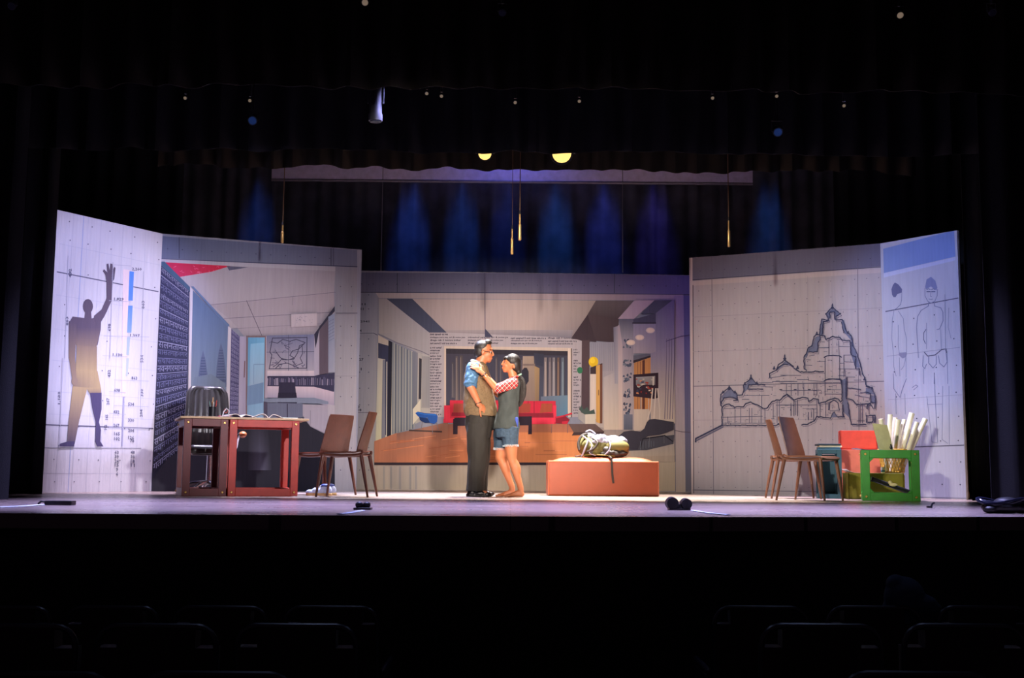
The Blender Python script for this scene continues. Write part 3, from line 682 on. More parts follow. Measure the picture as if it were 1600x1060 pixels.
# windows and curtains on the left
C3.grad([(170, 164, 156), (160, 156, 156), (154, 150, 148), (190, 184, 164)], [(590, 536), (672, 556), (672, 652), (590, 690)])
C3.poly((56, 58, 84), [(591, 536), (608, 541), (608, 685), (602, 680), (602, 562), (591, 560)])
C3.grad([(176, 172, 168), (188, 182, 172), (196, 190, 160), (186, 184, 160)], [(590, 560), (598, 562), (596, 686), (587, 690)])
C3.poly((120, 122, 136), [(598, 562), (602, 563), (602, 684), (596, 686)]); C3.line((196, 190, 180), 1.4, [(604.5, 566), (604, 682)])
C3.poly((34, 34, 50), [(607, 532), (613, 535), (611, 682), (605, 684)])
for k in range(16):
    x = 613+k*2.25; c = [(124, 130, 138), (160, 160, 156), (98, 106, 118), (150, 150, 150)][k % 4]
    C3.grad([c, (c[0]*.85, c[1]*.85, c[2]*.9), (c[0]*.8, c[1]*.82, c[2]*.85), c], [(x, 535+k*1.1), (x+2.5, 536+k*1.1), (x+2.2, 678-k*.6), (x-.6, 679-k*.6)], 3)
C3.grad([(112, 114, 130), (124, 124, 136), (104, 108, 116), (100, 102, 114)], [(645, 549), (653, 552), (652, 640), (645, 642)])
C3.poly((196, 188, 170), [(645, 640), (657, 625), (657, 650), (645, 664)]); C3.poly((48, 46, 56), [(655, 560), (659, 561), (658, 624), (654, 624)])
C3.grad([(150, 146, 146), (140, 138, 140), (134, 134, 138), (146, 142, 140)], [(659, 556), (672, 558), (672, 638), (658, 638)])
for k in range(4): C3.line((116, 116, 126), .8, [(661+k*3, 558), (661+k*3, 636)])
# wooden floor
C3.grad([(134, 96, 84), (140, 98, 84), (196, 118, 84), (190, 122, 94)], [(618, 678), (700, 660), (700, 724), (585, 724)])
C3.poly((176, 114, 90), [(585, 690), (620, 677), (620, 724), (585, 724)])
C3.grad([(140, 92, 78), (166, 104, 80), (206, 122, 78), (196, 118, 82)], [(700, 663), (905, 663), (880, 724), (700, 724)])
C3.grad([(196, 120, 80), (212, 132, 82), (222, 144, 92), (208, 124, 80)], [(800, 676), (905, 676), (925, 723), (790, 724)])
rnd = random.Random(9)
for k in range(46):
    y = rnd.uniform(684, 720); x = rnd.uniform(590, 880); l_ = rnd.uniform(15, 50)
    C3.line(rnd.choice([(178, 104, 74), (214, 138, 96), (166, 98, 74), (206, 128, 88)]), rnd.uniform(.6, 1.4), [(x, y), (x+l_, y-l_*.14*(1 if x < 700 else .0))])
C3.poly((52, 42, 52), [(585, 723), (860, 723), (860, 727), (585, 727)])
# right-hand floor
C3.grad([(134, 130, 134), (150, 140, 140), (186, 168, 150), (196, 164, 132)], [(905, 660), (1053, 662), (1054, 722), (922, 722)])
# sofa, table, chairs (printed)
RD = (190, 40, 62); RL = (214, 52, 76); RDK = (132, 30, 48)
C3.poly(RD, [(703, 626), (806, 626), (806, 655), (695, 660), (694, 635), (703, 635)])
C3.poly(RL, [(694, 634), (703, 634), (703, 655), (694, 655)]); C3.poly(RL, [(693, 655), (740, 652), (740, 661), (693, 661)])
C3.poly((146, 66, 54), [(709, 631), (726, 631), (726, 645), (708, 645)]); C3.poly(RDK, [(706, 645), (740, 645), (740, 651), (705, 651)])
C3.poly(RD, [(800, 627), (868, 627), (869, 663), (800, 664)]); C3.poly(RDK, [(800, 646), (864, 646), (865, 654), (800, 654)])
C3.poly(RL, [(800, 653), (866, 653), (866, 663), (800, 663)]); C3.poly(RL, [(864, 634), (869, 634), (869, 660), (865, 660)])
C3.line(RDK, 1.2, [(834.5, 628), (834.5, 646)]); C3.line(RDK, .8, [(825, 628), (825, 634)])
C3.poly((150, 66, 52), [(813, 631), (829, 631), (828, 645), (811, 646)]); C3.poly((156, 72, 52), [(846, 631), (863, 631), (862, 644), (843, 646)])
C3.poly(RDK, [(868, 652), (882, 650), (890, 656), (886, 663), (868, 662)]); C3.line(RD, 2.4, [(868, 653), (882, 650), (893, 646.5)]); C3.poly(RD, [(878, 659), (888, 658), (886, 663), (878, 663)])
for x in (862, 887): C3.line((96, 84, 90), .8, [(x, 663), (x-.6, 677)])
C3.poly((40, 30, 44), [(710, 653), (831, 651), (831, 665), (709, 666)]); C3.poly((40, 30, 44), [(708, 655), (715, 655), (715, 679), (708, 679)]); C3.poly((40, 30, 44), [(826, 655), (831, 655), (831, 679), (825, 679)])
BL = (32, 76, 150)
C3.line((70, 54, 52), 2.5, [(640, 673), (690, 675)])
C3.poly(BL, [(649, 646), (653, 643.5), (664, 646), (680, 647), (684, 650), (683, 660), (678, 663), (672, 661), (668, 653), (660, 654), (653, 651)])
C3.poly((20, 46, 96), [(655, 652), (668, 654), (672, 661), (664, 661), (656, 657)]); C3.line((44, 106, 190), 1.2, [(651, 645), (664, 648), (681, 649)])
for a_, b_ in (((660, 660), (658, 672)), ((675, 662), (676, 678)), ((682, 660), (685, 672))): C3.line((110, 104, 112), 1, [a_, b_])
# right side
C3.grad([(96, 86, 92), (108, 98, 104), (72, 60, 66), (60, 48, 54)], [(931, 470), (990, 470), (966, 500), (913, 500)])
C3.grad([(76, 62, 68), (72, 60, 66), (66, 52, 58), (58, 48, 56)], [(918, 492), (967, 498), (965, 536), (893, 530)])
C3.poly((58, 46, 54), [(893, 528), (918, 492), (932, 535), (909, 533)]); C3.poly((74, 58, 64), [(909, 532), (922, 532), (921, 650), (908, 650)])
C3.grad([(128, 128, 142), (138, 134, 148), (172, 158, 152), (170, 158, 152)], [(921, 535), (966, 535), (968, 672), (921, 666)])
for k in range(14): C3.line((116, 116, 132), .7, [(924+k*3, 537), (924+k*3, 580)])
C3.ell((206, 168, 34), 927, 566, 7.6, 8.2); C3.ell((224, 190, 50), 925.5, 564, 4, 4.4)
C3.ell((46, 104, 74), 906, 579, 4.4, 5.2)
C3.poly((56, 44, 50), [(922, 575), (941, 568), (941, 662), (936, 662), (931, 585), (922, 585)]); C3.poly((196, 180, 170), [(922, 585), (931, 585), (931, 655), (922, 650)])
C3.grad([(190, 146, 84), (196, 150, 88), (200, 152, 84), (186, 140, 80)], [(931, 572), (937, 570), (937, 662), (931, 660)]); C3.poly((100, 64, 52), [(937, 570), (941, 570), (941, 662), (937, 662)])
C3.line((90, 70, 56), 1, [(935, 610), (935, 618)])
C3.poly((64, 78, 74), [(904, 640), (908, 634), (912, 641), (917, 636), (921, 643), (928, 640), (930, 648), (914, 650)])
C3.poly((150, 146, 144), [(903, 642), (915, 649), (915, 664), (903, 655)]); C3.poly((190, 180, 166), [(914, 648), (930, 647), (930, 664), (914, 665)])
C3.grad([(98, 80, 80), (98, 80, 78), (90, 70, 68), (100, 80, 74)], [(888, 663), (930, 663), (944, 675), (896, 676)]); C3.poly((66, 50, 52), [(896, 676), (944, 675), (942, 679), (893, 681)])
C3.grad([(168, 158, 158), (150, 144, 150), (196, 178, 160), (196, 178, 162)], [(943, 590), (966, 580), (968, 672), (943, 672)])
C3.grad([(110, 108, 128), (150, 142, 156), (150, 146, 154), (140, 136, 148)], [(958, 512), (966, 510), (966, 600), (960, 600)])
C3.grad([(156, 142, 156), (160, 146, 160), (204, 180, 164), (200, 178, 162)], [(965, 509), (972, 508), (972, 672), (966, 672)])
C3.grad([(84, 84, 104), (92, 92, 112), (150, 146, 156), (150, 144, 156)], [(966, 498), (1025, 498), (1025, 540), (972, 540)])
C3.grad([(140, 130, 146), (130, 124, 142), (172, 158, 158), (180, 164, 158)], [(972, 530), (990, 530), (990, 672), (972, 672)])
for y0, y1 in ((528, 545), (562, 574), (580, 598), (606, 622), (629, 648)):
    for k in range(16):
        x = rnd.uniform(973, 985); y = rnd.uniform(y0, y1-2); C3.poly(rnd.choice([(66, 74, 96), (84, 92, 110), (52, 56, 76), (104, 110, 124)]), [(x, y), (x+rnd.uniform(1, 4), y+rnd.uniform(-1, 1)), (x+rnd.uniform(1, 3), y+rnd.uniform(2, 5)), (x-.6, y+3)])
C3.grad([(104, 108, 124), (112, 112, 130), (88, 92, 106), (88, 92, 108)], [(974, 648), (988, 648), (988, 672), (974, 672)])
C3.poly((168, 148, 166), [(991, 470), (1022, 470), (990, 499), (965, 499)])
C3.grad([(96, 96, 124), (112, 104, 150), (150, 138, 160), (140, 132, 152)], [(1022, 470), (1053, 470), (1053, 560), (1022, 560)]); C3.poly((76, 76, 98), [(1022, 470), (1050, 470), (1024, 490), (1000, 492)])
C3.poly((70, 68, 90), [(989, 500), (1024, 490), (1024, 506), (989, 506)])
C3.grad([(134, 128, 152), (134, 128, 152), (150, 138, 152), (158, 146, 156)], [(989, 507), (1024, 507), (1024, 553), (989, 553)]); C3.line((52, 48, 64), 1.8, [(988, 505.5), (1024, 505.5)])
for x, y in ((985, 536), (999, 528), (1015.5, 517)): C3.ell((206, 184, 176), x, y, 7, 4.4); C3.ell((220, 198, 182), x, y, 5, 3)
C3.grad([(136, 128, 150), (146, 136, 160), (200, 180, 162), (196, 176, 160)], [(1016, 553), (1053, 540), (1054, 662), (1016, 662)])
C3.poly((92, 92, 108), [(989, 556), (1016, 553), (1016, 560), (989, 567)]); C3.poly((52, 42, 52), [(989, 564), (1016, 556), (1016, 559), (989, 568)])
C3.grad([(176, 122, 78), (190, 132, 84), (200, 134, 84), (180, 120, 76)], [(990, 568), (1016, 559), (1016, 642), (990, 642)])
for x in (996, 1000): C3.line((120, 80, 60), .8, [(x, 566), (x, 640)])
C3.poly((88, 52, 46), [(1003, 564), (1007, 563), (1007, 640), (1003, 640)]); C3.line((186, 172, 166), 1.4, [(1001, 590), (1001, 642)]); C3.line((180, 180, 180), 1, [(1013, 590), (1013, 642)])
C3.poly((50, 34, 46), [(989, 586), (1028, 583), (1028, 622), (1022, 624), (989, 620)])
C3.grad([(140, 138, 146), (150, 144, 144), (130, 120, 120), (110, 108, 112)], [(993, 590), (1023, 588), (1023, 602), (993, 602)]); 
for k in range(26):
    x = rnd.uniform(993, 1018); y = rnd.uniform(591, 615); C3.poly(rnd.choice([(120, 40, 40), (200, 130, 90), (176, 170, 160), (54, 60, 84), (204, 190, 170), (150, 60, 50)]), [(x, y), (x+rnd.uniform(1.5, 5), y), (x+rnd.uniform(1.5, 5), y+rnd.uniform(1, 3.5)), (x, y+2)])
C3.line((206, 194, 184), 2.2, [(1020, 590), (1020, 602)])
C3.poly((196, 178, 164), [(990, 640), (1014, 640), (1014, 672), (990, 674)])
for pts_ in ([(1019, 608), (1016, 640), (1011, 656)], [(1024, 608), (1022, 640), (1021, 656)], [(1027, 608), (1030, 640), (1030, 656)]): C3.line((212, 196, 184), 1.8, pts_)
for x0, x1 in ((1038, 1041), (1042, 1046), (1046, 1049), (1050, 1052)): C3.line((110, 98, 122), 1.0, [(x0+3, 530), (x0+3, 560), (x0, 655)])
C3.line((76, 66, 104), 1, [(1040, 534), (1052, 530), (1064, 526), (1078, 524)]); C3.line((96, 84, 96), 1, [(1055, 673), (1064, 675), (1080, 676)])
CH = (62, 58, 70)
C3.grad([(150, 144, 146), (160, 150, 148), (190, 172, 154), (186, 170, 154)], [(985, 690), (1053, 684), (1054, 712), (985, 714)])
C3.poly((78, 76, 86), [(968, 690), (1000, 685), (1053, 680), (1052, 694), (1010, 704), (978, 705)])
C3.poly(CH, [(966, 682), (974, 675), (986, 673), (1000, 675), (1006, 670), (1010, 660), (1014, 656), (1022, 655), (1052, 660), (1052, 672), (1040, 677), (1030, 680), (1012, 682), (1002, 688), (996, 703), (984, 703), (978, 692)])
C3.line((44, 42, 52), 1.6, [(1000, 700), (1004, 686), (1038, 681), (1050, 690)]); C3.line((110, 110, 118), .8, [(1014, 684), (1014, 699)]); C3.line((110, 110, 118), .8, [(1037, 682), (1037, 693)])
for k in range(6): C3.line((104, 112, 124), .7, [(1000+k*4.2, 690), (1000+k*4.2, 703-k)])
C3.line((70, 66, 92), 1.0, [(757.6, 427), (758, 530)]); C3.poly((62, 62, 84), [(758, 514), (770, 527), (758, 527)])
F3.build()

# ===== right flat: temple section drawing
F4 = Flat((2.30, 14.79), (4.45, 13.73), 'right flat printed with a line drawing of a tall temple in section', (168, 160, 162))
Q4 = [(1078, 402), (1380, 380), (1387, 777), (1080, 771)]
F4.grad([(112, 108, 120), (104, 102, 122), (104, 102, 122), (104, 104, 122)], [(1078, 402), (1380, 380), (1381, 416), (1079, 439)])
F4.line((66, 64, 84), 1.2, [(1079, 438), (1381, 417)])
F4.poly((182, 168, 166), [(1080, 440), (1381, 419), (1381, 426), (1080, 447)])
F4.line((186, 172, 168), 3, [(1080.5, 402), (1081.5, 771)]); F4.line((84, 78, 90), 1.2, [(1083, 446), (1084, 771)])
JN = (104, 98, 112); GR = (150, 143, 150)
for x in (1112, 1340): F4.line(JN, .9, [(x, 400), (x+3, 773)])
F4.line(JN, 1.2, [(1083, 604), (1385, 596)]); F4.line(GR, .8, [(1083, 496), (1383, 481)]); F4.line(GR, .8, [(1083, 657), (1386, 655)]); F4.line((112, 106, 118), 1.3, [(1083, 766), (1386, 770)]); F4.line(GR, .8, [(1083, 550), (1383, 540)])
for x in (1190, 1262, 1300): F4.line(GR, .6, [(x, 432), (x+1, 770)])
D4 = []
for j in range(14):
    for i in range(16):
        D4.append(bil([(1092, 455), (1373, 434), (1379, 762), (1092, 762)], i/15, j/13))
F4.dots((112, 106, 120), .8, D4); F4.dots((74, 72, 92), .8, [(1094+i*19, 424-i*1.4) for i in range(15)])
T = (58, 62, 86); TF = (104, 110, 134)
a_ = lambda L_: [(1080+u/6.625, 540+v/6.625) for u, v in L_]
b_ = lambda L_: [(1220+u/6.625, 460+v/6.625) for u, v in L_]
c_ = lambda L_: [(1220+u/8.835, 580+v/8.835) for u, v in L_]
# pale fills in the thick masonry
F4.poly(TF, a_([(320, 520), (395, 440), (475, 510), (478, 568), (440, 540), (350, 540), (325, 590)]))
F4.poly(TF, a_([(545, 425), (620, 345), (690, 400), (600, 410), (590, 450), (545, 490)]))
F4.poly(TF, a_([(885, 260), (970, 165), (1050, 220), (970, 200), (900, 250)]))
F4.poly(TF, b_([(250, 650), (295, 550), (340, 500), (360, 440), (410, 430), (410, 470), (380, 500), (380, 600), (290, 600), (265, 660)]))
F4.poly(TF, b_([(400, 420), (430, 265), (450, 280), (425, 430)])); F4.poly(TF, b_([(630, 270), (655, 265), (690, 410), (740, 450), (780, 610), (820, 760), (770, 760), (725, 620), (730, 480), (660, 400)]))
F4.poly(TF, b_([(465, 205), (535, 150), (615, 205), (570, 230), (560, 190), (510, 190), (505, 250), (480, 250)]))
F4.poly(TF, b_([(880, 970), (945, 975), (970, 1040), (880, 1030)])); F4.poly(TF, c_([(840, 130), (900, 100), (900, 390), (930, 420), (960, 600), (975, 740), (940, 640), (860, 560), (850, 400)]))
F4.poly(TF, c_([(1235, 340), (1300, 340), (1300, 440), (1240, 440)]))
def rough(pts, amp=.7, step=2.6, seed=1):
    r = random.Random(seed); out = []
    for p, q in zip(pts, pts[1:]):
        l_ = math.hypot(q[0]-p[0], q[1]-p[1]); n_ = max(1, int(l_/step))
        for k in range(n_): t = k/n_; out.append((p[0]+(q[0]-p[0])*t+r.uniform(-amp, amp), p[1]+(q[1]-p[1])*t+r.uniform(-amp, amp)))
    out.append(pts[-1]); return out
S_ = 0; thin = (94, 94, 114)
for L_ in [a_([(320, 825), (320, 690), (318, 640), (303, 600), (310, 510), (335, 488), (362, 465), (395, 430), (430, 468), (470, 500), (480, 568), (440, 572)]),
           a_([(310, 600), (340, 545), (430, 535), (478, 560)]), a_([(480, 515), (530, 516), (545, 480), (540, 420), (560, 388), (590, 372), (620, 335), (655, 375), (690, 402), (765, 411)]),
           a_([(590, 455), (600, 410), (690, 404)]), a_([(590, 452), (745, 455)]),
           a_([(812, 335), (816, 290), (850, 270), (880, 258), (905, 200), (940, 175), (970, 150), (1010, 185), (1060, 220)]), a_([(885, 260), (910, 225), (950, 200), (1000, 200)]),
           b_([(42, 680), (90, 720), (140, 765), (200, 805), (320, 806), (360, 800), (445, 803)]),
           b_([(270, 790), (246, 770), (240, 655), (262, 620), (290, 550), (325, 540), (345, 440), (375, 420), (400, 425), (425, 262), (495, 268), (490, 230), (462, 208), (500, 170), (535, 142), (575, 168), (620, 205), (572, 232), (572, 268), (640, 262), (662, 330), (685, 395), (738, 440), (745, 530), (785, 600), (805, 670), (828, 745), (845, 830)]),
           b_([(290, 600), (380, 600), (385, 500), (410, 470), (405, 430), (455, 435), (470, 470), (540, 440), (610, 450), (640, 480), (720, 480)]), b_([(430, 420), (445, 285), (500, 272)]), b_([(510, 250), (512, 185), (560, 185), (562, 262)]),
           b_([(655, 400), (630, 290)]), b_([(720, 480), (728, 625), (775, 650), (772, 770), (815, 775), (820, 840)]),
           b_([(845, 830), (870, 870), (885, 950), (945, 968), (975, 1050)]), c_([(1180, 215), (1255, 235), (1300, 330), (1310, 410), (1300, 520)]), c_([(1165, 290), (1235, 310), (1245, 430), (1300, 440)]),
           c_([(845, 120), (845, 400), (830, 425)]), c_([(905, 95), (905, 385), (950, 385), (1000, 410), (1045, 465), (1180, 462), (1240, 445)]), c_([(860, 630), (860, 470)]), c_([(930, 440), (945, 560), (965, 690), (980, 740), (1180, 742)]),
           c_([(1180, 620), (1300, 615), (1300, 710)]), c_([(1185, 620), (1185, 710), (1275, 710), (1275, 620)]), c_([(1190, 520), (1200, 470), (1240, 450), (1280, 520)]),
           c_([(290, 742), (370, 735), (460, 690), (500, 625), (620, 650), (690, 652), (735, 570), (780, 632), (880, 632)]),
           a_([(320, 650), (345, 620), (395, 608), (450, 640), (540, 634), (570, 600), (620, 590), (680, 615), (740, 652), (785, 655), (830, 590), (880, 565), (920, 572), (955, 530), (990, 510), (1060, 560)]),
           c_([(0, 395), (40, 350), (85, 325), (130, 350), (175, 400), (235, 385), (310, 362), (380, 378), (390, 420), (450, 385), (515, 395), (520, 450), (620, 425), (680, 395), (745, 378), (800, 395), (825, 430)]),
           c_([(0, 720), (-40, 730)]), a_([(320, 827), (880, 828), (940, 805), (1040, 820)])]:
    S_ += 1; R_ = rough(L_, .55, 2.8, S_); F4.line(T, 1.7, R_); F4.line(thin, .7, [(x+1.6, y+2.6) for x, y in rough(L_, .5, 4, S_+50)])
F4.line(T, 2.6, a_([(48, 1000), (50, 965), (320, 828)])); F4.line((96, 98, 116), 2.4, a_([(60, 985), (330, 845)]))
for x, y, h_ in [(1139.6, 602, 8), (1173.6, 584.5, 9), (1226.4, 553, 10), (1300.8, 474, 9), (1209.8, 572, 6), (1276.6, 518, 6), (1351.3, 589, 6), (1246.5, 571, 6), (1130, 610, 5), (1148.7, 610, 5), (1164, 597, 5), (1183, 596, 5), (1325.5, 517, 5)]:
    F4.poly(T, [(x, y), (x+1.6, y+h_*.45), (x+.6, y+h_*.5), (x+2.6, y+h_*.75), (x+1.6, y+h_), (x-1.6, y+h_), (x-2.6, y+h_*.75), (x-.6, y+h_*.5), (x-1.6, y+h_*.45)])
thin = (94, 94, 114)
for (u0, v0, u1, v1) in [(320, 745, 740, 735), (325, 805, 870, 806), (455, 650, 455, 800), (515, 640, 515, 800), (605, 650, 605, 800), (630, 650, 630, 800), (725, 660, 725, 800), (765, 660, 765, 800), (380, 740, 380, 800), (345, 655, 450, 655), (530, 560, 600, 560), (545, 520, 810, 520),
                         (590, 450, 740, 450), (700, 390, 850, 385), (840, 375, 1060, 372), (800, 340, 1000, 310), (765, 430, 845, 432), (730, 520, 730, 640), (890, 570, 890, 800), (915, 580, 915, 800), (1035, 600, 1035, 720), (850, 600, 850, 760), (880, 620, 1060, 620)]:
    F4.line(thin, .9, a_([(u0, v0), (u1, v1)]))
for (u0, v0, u1, v1) in [(295, 640, 350, 630), (265, 680, 310, 682), (260, 735, 325, 738), (380, 698, 465, 698), (400, 556, 500, 556), (500, 480, 500, 630), (600, 480, 605, 640), (600, 540, 720, 545), (610, 640, 610, 880), (655, 630, 655, 860), (600, 775, 800, 775), (600, 845, 670, 845), (610, 718, 660, 718), (655, 700, 765, 705), (660, 632, 730, 630), (665, 785, 680, 920), (680, 858, 770, 860), (760, 890, 830, 890),
                         (460, 660, 460, 1050), (0, 905, 170, 905), (170, 885, 290, 885), (290, 895, 450, 905), (0, 925, 640, 925), (0, 840, 210, 842), (60, 930, 60, 1050), (110, 930, 110, 1050), (180, 930, 180, 1050), (240, 930, 240, 1050), (345, 930, 345, 1050), (375, 930, 375, 1050), (0, 1000, 420, 995), (690, 970, 830, 985), (690, 860, 690, 1050), (840, 1020, 880, 1018), (770, 1045, 820, 1050), (480, 990, 620, 990)]:
    F4.line(thin if u0 != u1 or u0 < 400 else T, .9, b_([(u0, v0), (u1, v1)]))
rnd = random.Random(31)
for k in range(150):
    zx, zy, zw, zh = rnd.choice([(1262, 560, 70, 58), (1283, 522, 36, 36), (1130, 640, 80, 22), (1205, 592, 70, 28), (1215, 632, 60, 28), (1280, 632, 34, 18), (1334, 600, 30, 50), (1262, 600, 52, 22)])
    x = zx+rnd.random()*zw; y = zy+rnd.random()*zh; l_ = rnd.uniform(1.5, 6)
    F4.line(rnd.choice([thin, (120, 118, 134), (76, 78, 100)]), .6, [(x, y), (x+l_, y+rnd.uniform(-.3, .3))] if rnd.random() < .6 else [(x, y), (x, y+l_)])
for cx_, cy_ in ((540, 640), (540, 885)): F4.line(T, 1.6, b_([(cx_-90, cy_+15), (cx_-60, cy_), (cx_, cy_-6), (cx_+70, cy_), (cx_+90, cy_+14)]))
F4.line(T, 1.6, b_([(465, 890), (500, 878), (620, 880), (635, 960), (635, 1060)])); F4.line(T, 1.6, b_([(680, 900), (683, 1060)]))
for (u0, v0, u1, v1) in [(0, 470, 500, 470), (145, 480, 145, 620), (185, 420, 185, 620), (235, 400, 235, 620), (210, 420, 210, 610), (355, 525, 500, 525), (455, 530, 455, 690), (500, 400, 500, 620), (545, 440, 545, 630), (620, 440, 620, 640), (660, 440, 660, 540), (680, 550, 810, 550), (850, 430, 850, 630), (620, 320, 840, 320), (1100, 440, 1100, 720), (1130, 470, 1130, 720), (1080, 470, 1080, 720), (1055, 690, 1160, 690), (1030, 330, 1090, 350), (1090, 350, 1240, 375), (1100, 300, 1180, 300), (920, 235, 1110, 260), (385, 570, 385, 680), (425, 570, 425, 640), (1220, 500, 1220, 600)]:
    F4.line(T if (u0+v0) % 2 else thin, 1.0, c_([(u0, v0), (u1, v1)]))
F4.line(T, 1.4, c_([(670, 540), (680, 440), (735, 400), (790, 440), (810, 540)])); F4.poly(TF, c_([(700, 640), (735, 570), (775, 640)]))
for u in (0, 200, 395): F4.line(T, 1.6, c_([(u-14, 258), (u+16, 258)]))
F4.build()

# ===== far right flat: faint statue sketches
F5 = Flat((4.45, 13.73), (5.07, 12.93), 'outermost right flat with faint pencil sketches of two standing statues', (170, 174, 192))
Q5 = [(1380, 389), (1491, 360), (1510, 781), (1387, 777)]
F5.grad([(118, 140, 190), (112, 136, 192), (112, 136, 192), (120, 140, 188)], [(1380, 389), (1491, 360), (1493, 401), (1381, 427)])
F5.poly((176, 184, 214), [(1381, 427), (1493, 402), (1493, 407), (1381, 434)])
F5.line((84, 86, 110), 1.5, [(1384, 487), (1497, 466)]); F5.line((84, 86, 104), 1.6, [(1388, 700), (1506, 696)]); F5.line((140, 144, 164), .9, [(1386, 557), (1500, 543)]); F5.line((150, 154, 172), .8, [(1388, 625), (1504, 617)]); F5.line((120, 122, 140), 1.2, [(1388, 776), (1509, 779)])
F5.dots((72, 74, 96), 1.1, [bil(Q5, u+.02*((i+j) % 2), v) for j, v in enumerate((.30, .40, .50, .60, .69, .78, .86, .945)) for i, u in enumerate((.12, .38, .68, .93))])
PK = (112, 118, 148); PK2 = (128, 134, 160)
d_ = lambda L_: [(1380+u/5.89, 420+v/5.89) for u, v in L_]
e_ = lambda L_: [(1380+u/5.05, 580+v/5.05) for u, v in L_]
F5.poly((96, 100, 136), d_([(82, 240), (76, 190), (90, 150), (108, 128), (140, 145), (175, 190), (172, 220), (130, 235), (115, 262), (95, 262)]))
F5.line(PK, .9, d_([(172, 220), (170, 290), (160, 330), (125, 365), (100, 380)]))
F5.line(PK2, .9, d_([(100, 385), (85, 470), (80, 640), (92, 760), (98, 900), (120, 990)])); F5.line(PK2, .9, d_([(140, 390), (185, 460), (195, 560), (215, 640), (215, 790), (190, 900), (165, 930)])); F5.line(PK2, .8, d_([(140, 520), (138, 700), (150, 780)]))
F5.poly((128, 130, 158), d_([(145, 775), (215, 770), (212, 815), (180, 828), (148, 800)])); F5.line(PK2, .8, d_([(150, 820), (155, 990)])); F5.line(PK2, .8, d_([(212, 820), (212, 1000)]))
F5.poly((120, 128, 168), d_([(385, 170), (400, 100), (440, 75), (480, 110), (498, 175), (490, 200), (440, 165), (395, 190)]))
F5.line(PK, .9, d_([(385, 180), (385, 250), (410, 300), (440, 318), (475, 300), (497, 250), (500, 190)]))
for x in (418, 462): F5.line((80, 84, 120), 1.5, d_([(x-16, 212), (x+16, 212)])); F5.line((96, 100, 130), 1.0, d_([(x-16, 192), (x, 186), (x+16, 192)]))
F5.line(PK, .8, d_([(440, 210), (436, 255), (448, 258)])); F5.line(PK, 1.0, d_([(424, 280), (440, 285), (456, 280)]))
F5.line(PK, 1.1, d_([(470, 310), (475, 345), (530, 360), (550, 400), (552, 480), (520, 555), (495, 562)])); F5.line(PK, 1.1, d_([(420, 310), (415, 345), (350, 385), (318, 440), (308, 540), (318, 700), (325, 820)]))
F5.line((84, 88, 116), 1.1, d_([(395, 560), (375, 590), (372, 650), (390, 690)])); F5.line(PK2, .8, d_([(400, 500), (400, 740)])); F5.line(PK2, .8, d_([(530, 560), (535, 740)]))
F5.line((84, 84, 108), 1.4, d_([(380, 770), (410, 805), (480, 795), (540, 745), (580, 740), (582, 775)])); F5.line(PK, 1, d_([(370, 800), (365, 900), (385, 920), (400, 880)])); F5.line(PK, 1, d_([(420, 810), (420, 870), (460, 915), (490, 880), (490, 800)])); F5.line(PK, 1, d_([(510, 800), (520, 870), (560, 905), (590, 860), (580, 780)]))
F5.line(PK2, .9, d_([(370, 920), (375, 1060)])); F5.line((96, 98, 120), 1.0, d_([(472, 960), (470, 1060)])); F5.line(PK2, .8, d_([(590, 760), (595, 1060)])); F5.line(PK2, .8, d_([(570, 240), (575, 760)])); F5.line(PK2, .8, d_([(605, 360), (600, 540), (625, 640)]))
F5.line(PK2, .9, e_([(345, 200), (370, 420), (385, 560)])); F5.line(PK, .9, e_([(405, 30), (410, 200), (430, 560)])); F5.line(PK2, .9, e_([(470, 120), (465, 540), (510, 572)])); F5.line(PK2, .9, e_([(385, 560), (430, 565)])); F5.line(PK2, .8, e_([(520, 120), (522, 580)])); F5.line(PK2, .8, e_([(350, 220), (350, 265), (465, 262)]))
F5.line(PK, .9, e_([(80, 20), (85, 140), (135, 210), (150, 150), (185, 60)])); F5.line(PK, .8, e_([(230, 130), (260, 110), (275, 120), (240, 150)])); F5.line(PK2, .8, e_([(100, 180), (104, 340)])); F5.line(PK2, .8, e_([(172, 180), (176, 340)]))
F5.build()
